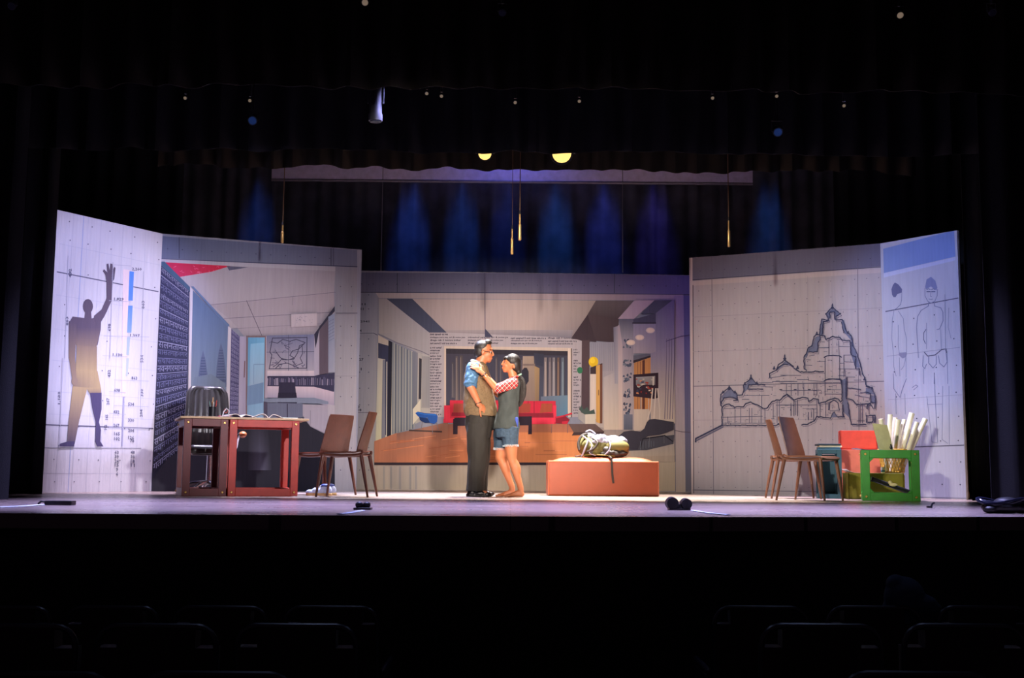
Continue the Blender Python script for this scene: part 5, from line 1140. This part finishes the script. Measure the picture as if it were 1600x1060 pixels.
# ---------------------------------------------------------------- auditorium seats
SE = mat('seat_cloth', (46, 30, 36), .8, bump=.2, bscale=80); SR = mat('seat_rim', (36, 36, 48), .35)
def seat_proto():
    o = thing('theatre_seat', 'seat', 'seat', (0, 0, -1.3), 0)
    def shp(grow, t):
        bm = bmesh.new(); v = box(bm, (0, 0, .70), (.44+grow, t, .50+grow)); es = [e for e in bm.edges if abs((e.verts[0].co-e.verts[1].co).y) > t*.5 and (e.verts[0].co.z > .8)]
        bmesh.ops.bevel(bm, geom=es, offset=.075, segments=6, affect='EDGES'); return bm
    finish('backrest', shp(0, .08), SE, o)
    bm = bmesh.new(); pr = [(-.221, .47), (-.221, .86)]+[(-.146-.075*math.cos(a), .875+.077*math.sin(a)) for a in [PI/2*k/6 for k in range(7)]]+[(.146+.075*math.sin(a), .875+.077*math.cos(a)) for a in [PI/2*k/6 for k in range(7)]]+[(.221, .86), (.221, .47)]
    tube(bm, [(x, -.03, z) for x, z in pr], .012, 8); finish('rim', bm, SR, o)
    bm = bmesh.new(); box(bm, (0, .24, .44), (.45, .44, .10)); finish('seat_cushion', bm, SE, o, True, .03)
    for s in (-1, 1):
        bm = bmesh.new(); box(bm, (s*.247, .2, .33), (.024, .36, .60)); finish('armrest_panel', bm, SR, o, True, .01)
        bm = bmesh.new(); box(bm, (s*.247, .19, .645), (.03, .42, .035)); finish('armrest', bm, SR, o, True, .015)
    return o
sp = None
rows = [(5.68, 945, [('left', 12), ('left', 180), ('left', 348), ('left', 520), ('right', 1186), ('right', 1362), ('right', 1533)]), (4.40, 972, [('left', 32), ('left', 250), ('left', 467), ('right', 1279), ('right', 1500)]), (3.40, 1045, [('left', 62), ('left', 345), ('right', 1429)])]
ordw = ['front-row', 'middle-row', 'nearest-row']
posn = {('left', 0): ['left block, at the view edge', 'left block, second from the view edge', 'left block, third from the view edge', 'left block, next to the aisle'], ('right', 0): ['right block, next to the aisle', 'right block, under the dark jacket', 'right block, at the view edge'],
        ('left', 1): ['left block, at the view edge', 'left block, between its two neighbours', 'left block, next to the aisle'], ('right', 1): ['right block, next to the aisle', 'right block, at the view edge'], ('left', 2): ['left block, at the view edge', 'left block, next to the aisle'], ('right', 2): ['right block, at the bottom edge']}
for ri, (Y, py, xs) in enumerate(rows):
    cnt = {'left': 0, 'right': 0}
    for side, px in xs:
        if sp is None: sp = seat_proto(); s_ = sp
        else: s_ = copy_tree(sp)
        t = at(px, py, Y); s_.location = (t.x, Y, t.z-.965); s_['label'] = 'dark %s theatre seat of the %s' % (ordw[ri], posn[(side, ri)][cnt[side]]); s_['group'] = 'dark theatre seats'; cnt[side] += 1
# seats stand on their shared plinth of the raked house floor
for ri, (Y, py, xs) in enumerate(rows):
    z = at(800, py, Y).z-.965
    if z > -1.29:
        pass
p = at(1418, 945, 5.68)
bm = bmesh.new(); ball(bm, (0, 0, .0), (.10, .08, .10)); ball(bm, (.06, .0, -.03), (.10, .07, .05)); ball(bm, (-.04, 0, .06), (.05, .05, .05)); ball(bm, (-.02, .02, -.08), (.09, .07, .09)); ball(bm, (.12, 0, -.05), (.06, .05, .03))
jk = fuse('jacket', bm, mat('jacket_blue', (60, 76, 100), .8, bump=.6, bscale=10), .008, 3); jk.location = (p.x, 5.72, p.z+.03)
tag(jk, 'crumpled blue-grey jacket lying over a front-row seat at the right', 'jacket')
# ---------------------------------------------------------------- the two people
SKIN_M = mat('skin_warm', (172, 104, 68), .5, var=.05); SKIN_W = mat('skin_fair', (184, 112, 74), .5, var=.05)
def plaid():
    m = bpy.data.materials.new('red_plaid'); m.use_nodes = True; nt = m.node_tree; b = nt.nodes['Principled BSDF']; L = nt.links
    tc = nt.nodes.new('ShaderNodeTexCoord'); sx = nt.nodes.new('ShaderNodeSeparateXYZ'); L.new(tc.outputs['Object'], sx.inputs[0])
    def band(sock, period, th_):
        a = nt.nodes.new('ShaderNodeMath'); a.operation = 'MULTIPLY'; a.inputs[1].default_value = 1/period; L.new(sock, a.inputs[0])
        f = nt.nodes.new('ShaderNodeMath'); f.operation = 'FRACT'; L.new(a.outputs[0], f.inputs[0])
        g = nt.nodes.new('ShaderNodeMath'); g.operation = 'LESS_THAN'; g.inputs[1].default_value = th_; L.new(f.outputs[0], g.inputs[0]); return g.outputs[0]
    ad = nt.nodes.new('ShaderNodeMath'); ad.operation = 'ADD'; L.new(sx.outputs['X'], ad.inputs[0]); L.new(sx.outputs['Z'], ad.inputs[1])
    su = nt.nodes.new('ShaderNodeMath'); su.operation = 'SUBTRACT'; L.new(sx.outputs['X'], su.inputs[0]); L.new(sx.outputs['Z'], su.inputs[1])
    prev = None
    base = lin((206, 50, 44))+(1,)
    for sock, per, t_, col, fac in ((ad.outputs[0], .052, .42, (60, 24, 40), .75), (su.outputs[0], .046, .42, (70, 26, 40), .65), (ad.outputs[0], .052, .08, (240, 220, 210), .8), (su.outputs[0], .046, .1, (240, 220, 210), .8)):
        bd = band(sock, per, t_); k = nt.nodes.new('ShaderNodeMath'); k.operation = 'MULTIPLY'; k.inputs[1].default_value = fac; L.new(bd, k.inputs[0])
        mx = nt.nodes.new('ShaderNodeMixRGB'); L.new(k.outputs[0], mx.inputs[0]); mx.inputs[2].default_value = lin(col)+(1,)
        if prev is None: mx.inputs[1].default_value = base
        else: L.new(prev, mx.inputs[1])
        prev = mx.outputs[0]
    L.new(prev, b.inputs['Base Color']); b.inputs['Roughness'].default_value = .8; return m
def hand(bm, wrist, d, nrm, thumb_side, curl=.35, spread=.18, s=1.0):
    """palm and five bent fingers; nrm points out of the back of the hand"""
    wrist = Vector(wrist); d = Vector(d).normalized(); n = Vector(nrm); n = (n-d*n.dot(d)).normalized(); lat = d.cross(n)*thumb_side
    R = Matrix((lat, d, n)).transposed().to_4x4()
    c = wrist+d*.048*s
    ball(bm, c, (.040*s, .052*s, .017*s), R, 10); capsule(bm, wrist-d*.02, .024*s, wrist+d*.02, .024*s, 8)
    ls = [.068, .078, .073, .056]
    for i in range(4):
        o_ = (1.5-i)*.0205*s; a = (1.5-i)*spread*.35
        p = wrist+d*.086*s+lat*o_; dd = (d+lat*a).normalized(); r = .0092*s; q = curl*(1+.12*i)
        for k, f in enumerate((.46, .32, .22)):
            dd = (dd*math.cos(q)-n*math.sin(q)).normalized(); p2 = p+dd*ls[i]*f*s; capsule(bm, p, r, p2, r*.93, 8); p = p2; r *= .93
    p = wrist+d*.022*s+lat*.028*s; dd = (d*.62+lat*.75-n*.18).normalized(); r = .0115*s
    for f in (.036, .030, .024):
        p2 = p+dd*f*s; capsule(bm, p, r, p2, r*.92, 8); p = p2; r *= .92; dd = (dd+d*.35-n*.12).normalized()

# ---- man, facing right
Ym = 12.36
def m_(px, py, dy=0): return at(px, py, Ym+dy)
bm = bmesh.new()
ball(bm, m_(756, 546), (.086, .074, .100)); ball(bm, m_(759.5, 555), (.066, .058, .070)); ball(bm, m_(762.5, 561.5), (.040, .042, .036)); ball(bm, m_(764.6, 564.3), (.020, .026, .018))
capsule(bm, m_(768.0, 548.5), .011, m_(770.6, 555.0), .0135, 8); ball(bm, m_(769.3, 556.0, -.012), .009, n=6); ball(bm, m_(769.3, 556.0, .012), .009, n=6)
ball(bm, m_(766.5, 545.8), (.024, .048, .012)); ball(bm, m_(767.6, 560.3), (.014, .026, .010)); ball(bm, m_(763, 554.5, -.042), (.028, .016, .024)); ball(bm, m_(763, 554.5, .042), (.028, .016, .024))
for s in (-1, 1): ball(bm, m_(754.5, 550.5, s*.074), (.017, .008, .028), Matrix.Rotation(.2, 4, 'Y'))
capsule(bm, m_(747.5, 575), .066, m_(754.5, 559), .056); capsule(bm, m_(741, 575, -.13), .058, m_(745, 575, .13), .058)
ball(bm, m_(747, 592), (.125, .165, .17)); ball(bm, m_(750, 625), (.15, .165, .16)); ball(bm, m_(748, 652), (.13, .155, .12))
capsule(bm, m_(738, 579, -.175), .056, m_(735.5, 605, -.235), .045); capsule(bm, m_(735.5, 605, -.235), .044, m_(748.5, 632, -.215), .029)
hand(bm, m_(749, 633.5, -.215), m_(760, 642.5, -.15)-m_(749, 633.5, -.215), (.1, -1, .45), 1, .38)
capsule(bm, m_(745, 579, .175), .056, m_(752, 606, .235), .045); capsule(bm, m_(752, 606, .235), .044, m_(768, 612, .20), .029)
hand(bm, m_(769, 612, .20), (1, -.1, .1), (0, 1, 0), -1, .4)
for s, kx, ax in ((-1, 745, 742.5), (1, 749, 747)):
    capsule(bm, m_(747.5, 660, s*.085), .085, m_(kx, 715, s*.095), .060); capsule(bm, m_(kx, 715, s*.095), .058, m_(ax, 762, s*.10), .040)
    capsule(bm, m_(ax-2, 768.5, s*.10), .032, m_(ax+16, 771, s*.115), .026)
man = fuse('person', bm, SKIN_M, .0062, 3)
tag(man, 'man in brown vest, blue shirt and dark trousers, facing right with hand on hip', 'person')
bm = bmesh.new(); ball(bm, m_(753.6, 542.6), (.088, .078, .076)); ball(bm, m_(749.4, 549.5), (.060, .073, .078)); ball(bm, m_(762, 535.6), (.046, .060, .036)); ball(bm, m_(753, 548.5), (.018, .0775, .045))
fuse('hair', bm, mat('hair_black', (30, 23, 20), .5, bump=.35, bscale=120), .006, 2, man)
BROWN = mat('tweed_brown', (104, 84, 58), .85, var=.22, scale=60, bump=.5, bscale=26); BLS = mat('shirt_blue', (60, 98, 130), .8, bump=.5, bscale=22)
TRO = mat('trouser_black', (30, 26, 21), .8, bump=.5, bscale=12)
bm = bmesh.new(); loft(bm, [(m_(744, 567), .075, .12), (m_(744.5, 573), .112, .180), (m_(746, 590), .140, .196), (m_(748, 612), .156, .192), (m_(749.5, 630), .172, .190), (m_(750.5, 643), .176, .190), (m_(752, 651), .160, .182)])
capsule(bm, m_(741, 573, -.12), .066, m_(745, 573, .12), .066); capsule(bm, m_(762, 625, -.05), .07, m_(769.5, 645, -.05), .038)
rumple(fuse('vest', bm, BROWN, .008, 3, man), .013, 9, .6)
bm = bmesh.new()
for y_, s in ((-1, -1), (1, 1)):
    a0 = m_(738.5, 576, s*.165) if s < 0 else m_(745, 576, s*.165); a1 = m_(735.2, 599, -.228) if s < 0 else m_(750, 599, .228)
    capsule(bm, a0, .072, a1, .066)
    cone(bm, a1-(a1-a0)*.10, .069, a1+(a1-a0)*.16, .072, 20)
capsule(bm, m_(742, 573, -.12), .060, m_(746, 573, .12), .060)
rumple(fuse('shirt', bm, BLS, .007, 2, man), .010, 18)
bm = bmesh.new(); c0 = m_(748, 570)
tube(bm, [c0+Vector((.072*math.cos(a), .078*math.sin(a), -.028*math.cos(a)+.012)) for a in [2*PI*k/20 for k in range(21)]], .019, 8, False); finish('collar', bm, mat('collar_pale', (150, 160, 180), .8), man)
bm = bmesh.new(); loft(bm, [(m_(750, 640), .13, .155), (m_(749.5, 655), .148, .172), (m_(748.5, 668), .145, .178), (m_(748, 684), .125, .17)])
for s, x0, x1, x2, x3 in ((-1, 747, 746, 744, 742.8), (1, 750, 750, 748.5, 747)):
    loft(bm, [(m_(x0, 662, s*.088), .112, .095), (m_(x1, 700, s*.09), .112, .092), (m_(x1, 718, s*.095), .106, .09), (m_(x2, 745, s*.10), .097, .088), (m_(x3, 768, s*.10), .100, .090)])
rumple(fuse('trousers', bm, TRO, .008, 3, man), .014, 11, .35)
for s, ax in ((-1, 742.5), (1, 747)):
    x0 = at(ax-7.5, 770, Ym+s*.10).x; o_ = Vector((x0, Ym+s*.105, 0))
    bm = bmesh.new(); ball(bm, o_+Vector((.02, 0, .042)), (.055, .042, .042)); ball(bm, o_+Vector((.10, 0, .036)), (.09, .044, .036)); ball(bm, o_+Vector((.175, 0, .028)), (.055, .042, .027)); box(bm, o_+Vector((.085, 0, .010)), (.22, .075, .020)); cone(bm, o_+Vector((-.005, 0, 0)), .042, o_+Vector((-.005, 0, .03)), .04, 18)
    fuse('shoe', bm, mat('shoe_leather', (22, 20, 22), .22), .006, 2, man)
BLACKM = MATS['black_plastic']
for s in (-1, 1):
    bm = bmesh.new(); ball(bm, m_(766.4, 551, s*.030), .0115, n=8); e_o = finish('eye', bm, mat('eye_white', (220, 214, 206), .3), man)
    bm = bmesh.new(); ball(bm, m_(767.3, 551.4, s*.0345), (.0065, .0065, .0065), n=6); finish('iris', bm, mat('eye_dark', (34, 22, 18), .2), e_o)
bm = bmesh.new()
for s in (-1, 1):
    c = m_(769.0, 551.4, s*.033); tube(bm, [c+Vector((-.006*abs(math.cos(a)), .024*math.cos(a), .016*math.sin(a))) for a in [2*PI*k/18 for k in range(19)]], .0022, 6, False)
    tube(bm, [m_(768.4, 550.6, s*.057), m_(763, 549.8, s*.074), m_(755, 548.6, s*.080)], .0024, 6)
tube(bm, [m_(769.2, 550.6, -.009), m_(769.6, 550.2, 0), m_(769.2, 550.6, .009)], .002, 6)
finish('glasses', bm, BLACKM, man)
bm = bmesh.new(); ball(bm, m_(768.2, 560.6), (.008, .024, .0055)); finish('lips', bm, mat('lips_brown', (140, 72, 60), .5), man)
for s in (-1, 1):
    bm = bmesh.new(); tube(bm, [m_(768.2, 546.8, s*.012), m_(767.6, 545.8, s*.032), m_(765.4, 546.6, s*.050)], .0042, 6); finish('eyebrow', bm, MATS['hair_black'], man)
bm = bmesh.new(); a = m_(747.5, 630.5, -.215); tube(bm, [a+Vector((.030*math.cos(t), .030*math.sin(t), .012*math.cos(t))) for t in [2*PI*k/16 for k in range(17)]], .006, 6, False); finish('watch_strap', bm, mat('strap_brown', (60, 40, 30), .5), man)

# ---- young woman, facing left and leaning on him
Yw = 12.34
def w_(px, py, dy=0): return at(px, py, Yw+dy)
bm = bmesh.new()
ball(bm, w_(799, 567), (.082, .070, .092)); ball(bm, w_(793.5, 572.5), (.056, .053, .062)); ball(bm, w_(790.3, 578), (.034, .036, .030)); ball(bm, w_(788.3, 580.2), (.016, .02, .014))
capsule(bm, w_(787.0, 564.5), .009, w_(784.6, 569.6), .0105, 8); ball(bm, w_(785.6, 575.2), (.011, .022, .009)); ball(bm, w_(790, 562), (.02, .044, .012)); ball(bm, w_(790.6, 571.5, -.040), (.022, .013, .019)); ball(bm, w_(790.6, 571.5, .040), (.022, .013, .019))
for s in (-1, 1): ball(bm, w_(803, 573, s*.069), (.015, .008, .025))
capsule(bm, w_(803, 594), .050, w_(799.5, 580), .044); capsule(bm, w_(801, 598, -.11), .048, w_(800, 598, .11), .048)
ball(bm, w_(796, 610), (.100, .135, .125)); ball(bm, w_(789.5, 611, -.06), (.062, .055, .06)); ball(bm, w_(789.5, 611, .06), (.062, .055, .06)); ball(bm, w_(794, 640), (.090, .120, .12)); ball(bm, w_(791, 664), (.105, .145, .11))
capsule(bm, w_(800, 600, -.135), .045, w_(776, 608.5, -.205), .036); capsule(bm, w_(776, 608.5, -.205), .035, w_(753.5, 583, -.262), .023)
hand(bm, w_(752.5, 582, -.264), w_(739, 570.5, -.275)-w_(752.5, 582, -.264), (.25, -1, .55), 1, .20, .25, .92)
capsule(bm, w_(799, 600, .135), .045, w_(779, 610, .22), .036); capsule(bm, w_(779, 610, .22), .035, w_(761, 588, .262), .023)
hand(bm, w_(760, 587, .264), w_(747, 576, .275)-w_(760, 587, .264), (.25, 1, .55), -1, .22, .25, .92)
for s, hx, kx, ky, ax, ay, cx, hd, tx in ((-1, 797, 799.5, 716, 813.5, 763, 809, 771, 793), (1, 786, 781.5, 715, 800, 761, 794, 769.5, 783)):
    h0, k0, a0 = w_(hx, 672, s*.075), w_(kx, ky, s*.075), w_(ax, ay, s*.075)
    capsule(bm, h0, .092, k0, .052); capsule(bm, k0, .050, a0, .031); ball(bm, k0.lerp(a0, .32)+Vector((.016, 0, 0)), (.047, .045, .10), Matrix.Rotation(-.25, 4, 'Y'))
    z_ = .028; hx_ = a0.x; Yf = a0.y
    capsule(bm, (hx_+.012, Yf, z_+.004), .030, (hx_-.075, Yf-.005, z_+.0), .026); capsule(bm, (a0.x, Yf, a0.z), .031, (hx_+.004, Yf, .04), .030)
    capsule(bm, (hx_-.01, Yf, .055), .026, (hx_-.10, Yf-.005, .022), .022); ball(bm, (hx_-.115, Yf-.005, .018), (.045, .042, .018))
    for k in range(5): capsule(bm, (hx_-.135, Yf-.035+.017*k, .014), .011 if k else .013, (hx_-.168+.005*k, Yf-.036+.017*k, .012), .009 if k else .012, 8)
wom = fuse('person', bm, SKIN_W, .0062, 3)
tag(wom, 'barefoot young woman in dark vest over red plaid shirt and denim shorts, facing left', 'person')
HB = MATS['hair_black']
bm = bmesh.new(); ball(bm, w_(801, 564.2), (.086, .077, .081)); ball(bm, w_(805.5, 571.5), (.060, .071, .075)); ball(bm, w_(792, 560.5), (.040, .056, .026)); ball(bm, w_(810, 581), (.030, .035, .035)); ball(bm, w_(798.5, 566.5, 0), (.026, .078, .045))
fuse('hair', bm, HB, .006, 2, wom)
bm = bmesh.new()
for k in range(9):
    a = 2*PI*k/9; ox, oy = .014*math.cos(a), .014*math.sin(a); tube(bm, [p+Vector((ox*f, oy*f, 0)) for p, f in zip(catmull([w_(811, 587), w_(815.5, 596), w_(817, 610), w_(815, 624), w_(811.5, 636)], 4), [.7, .9, 1.1, 1.3, 1.4, 1.5, 1.6, 1.6, 1.6, 1.55, 1.5, 1.4, 1.3, 1.15, .9, .6, .2])], [.013]*3+[.016]*9+[.013]*3+[.008, .003], 8)
finish('ponytail', bm, HB, wom)
bm = bmesh.new(); c = w_(811.3, 586.6); tube(bm, [c+Vector((.020*math.cos(t)*.9, .022*math.sin(t), .010*math.cos(t))) for t in [2*PI*k/14 for k in range(15)]], .010, 8, False); finish('hair_tie', bm, mat('mint_tie', (150, 206, 170), .5), wom)
PL = plaid(); VG = mat('vest_slate', (58, 64, 62), .85, bump=.5, bscale=14); DEN = mat('denim', (52, 72, 90), .8, var=.2, scale=40, bump=.5, bscale=60)
bm = bmesh.new(); a0, a1 = w_(801, 599.5, -.128), w_(778, 607.5, -.20); capsule(bm, a0, .062, a1, .051); cone(bm, a1-(a1-a0)*.05, .053, a1+(a1-a0)*.14, .052, 20)
b0, b1 = w_(800, 599.5, .128), w_(781, 609, .215); capsule(bm, b0, .062, b1, .051); cone(bm, b1-(b1-b0)*.05, .053, b1+(b1-b0)*.14, .052, 20); capsule(bm, w_(801.5, 597.5, -.1), .055, w_(800.5, 597.5, .1), .055)
fuse('plaid_shirt', bm, PL, .007, 2, wom)
bm = bmesh.new(); c = w_(802, 591); tube(bm, [c+Vector((.056*math.cos(a), .060*math.sin(a), .020*math.cos(a))) for a in [2*PI*k/18 for k in range(19)]], .013, 8, False); finish('collar', bm, PL, wom)
bm = bmesh.new(); loft(bm, [(w_(802.5, 594), .05, .115), (w_(801, 599), .085, .148), (w_(796, 610), .118, .152), (w_(794.5, 624), .118, .142), (w_(794, 638), .114, .138), (w_(792, 654), .130, .165), (w_(791.5, 664), .142, .180), (w_(791.5, 671), .146, .184)])
capsule(bm, w_(806, 598, -.07), .044, w_(808, 625, -.05), .030); capsule(bm, w_(806, 598, .07), .044, w_(808, 625, .05), .030)
rumple(fuse('vest', bm, VG, .007, 2, wom), .013, 10, .5, 3)
bm = bmesh.new(); capsule(bm, w_(807, 655, -.11), .022, w_(807.5, 667, -.10), .014, 8); fuse('shirt_tail', bm, mat('tail_blue', (60, 80, 170), .8), .006, 1, wom)
bm = bmesh.new(); capsule(bm, w_(771, 640, .12), .035, w_(768.5, 669, .12), .028); fuse('far_shirt_panel', bm, mat('panel_dark', (30, 30, 38), .8), .007, 1, wom)
bm = bmesh.new(); loft(bm, [(w_(792, 655), .115, .15), (w_(791.5, 668), .130, .170), (w_(790.5, 684), .115, .160)])
for s, hx, kx, y1 in ((-1, 797, 798.0, 696), (1, 786, 783.2, 701)):
    cone(bm, w_(hx-.5, 668, s*.078), .102, w_(kx, y1, s*.078), .080, 24)
rumple(fuse('shorts', bm, DEN, .007, 2, wom), .008, 16, .6)
for s, kx, y1 in ((-1, 798.0, 696), (1, 783.2, 701)):
    bm = bmesh.new(); c = w_(kx, y1, s*.078); rnd = random.Random(3)
    for k in range(46):
        a = 2*PI*k/46; r0 = .082; tube(bm, [c+Vector((r0*math.cos(a), r0*math.sin(a), .008)), c+Vector(((r0+.003)*math.cos(a+.05), (r0+.003)*math.sin(a), -rnd.uniform(.008, .022)))], .0022, 4)
    finish('frayed_hem', bm, mat('fray_white', (180, 196, 206), .8), wom)
for s in (-1, 1):
    bm = bmesh.new(); ball(bm, w_(789.6, 566.4, s*.029), .0105, n=8); e_o = finish('eye', bm, MATS['eye_white'], wom)
    bm = bmesh.new(); ball(bm, w_(788.5, 566.3, s*.033), (.0065, .0065, .0065), n=6); finish('iris', bm, MATS['eye_dark'], e_o)
for s in (-1, 1):
    bm = bmesh.new(); tube(bm, [w_(787.6, 562.8, s*.012), w_(787.8, 561.8, s*.030), w_(790, 562.4, s*.046)], .0038, 6); finish('eyebrow', bm, HB, wom)
bm = bmesh.new(); ball(bm, w_(785.4, 574.3), (.007, .022, .0045)); ball(bm, w_(786.0, 576.2), (.007, .018, .005)); finish('lips', bm, mat('lips_red', (190, 70, 70), .4), wom)
bm = bmesh.new(); ball(bm, w_(785.2, 575.2), (.004, .015, .0025)); finish('teeth', bm, MATS['white_plastic'], wom)
for f, mm, r in ((.90, BLACKM, .006), (.80, mat('bangle_gold', (200, 160, 90), .3, .8), .004)):
    e0, e1 = w_(776, 608.5, -.205), w_(753.5, 583, -.262); c = e0.lerp(e1, f); d = (e1-e0).normalized(); u_ = d.orthogonal().normalized(); v_ = d.cross(u_)
    bm = bmesh.new(); tube(bm, [c+(u_*math.cos(t)+v_*math.sin(t))*.029 for t in [2*PI*k/16 for k in range(17)]], r, 6, False); finish('bangle', bm, mm, wom)
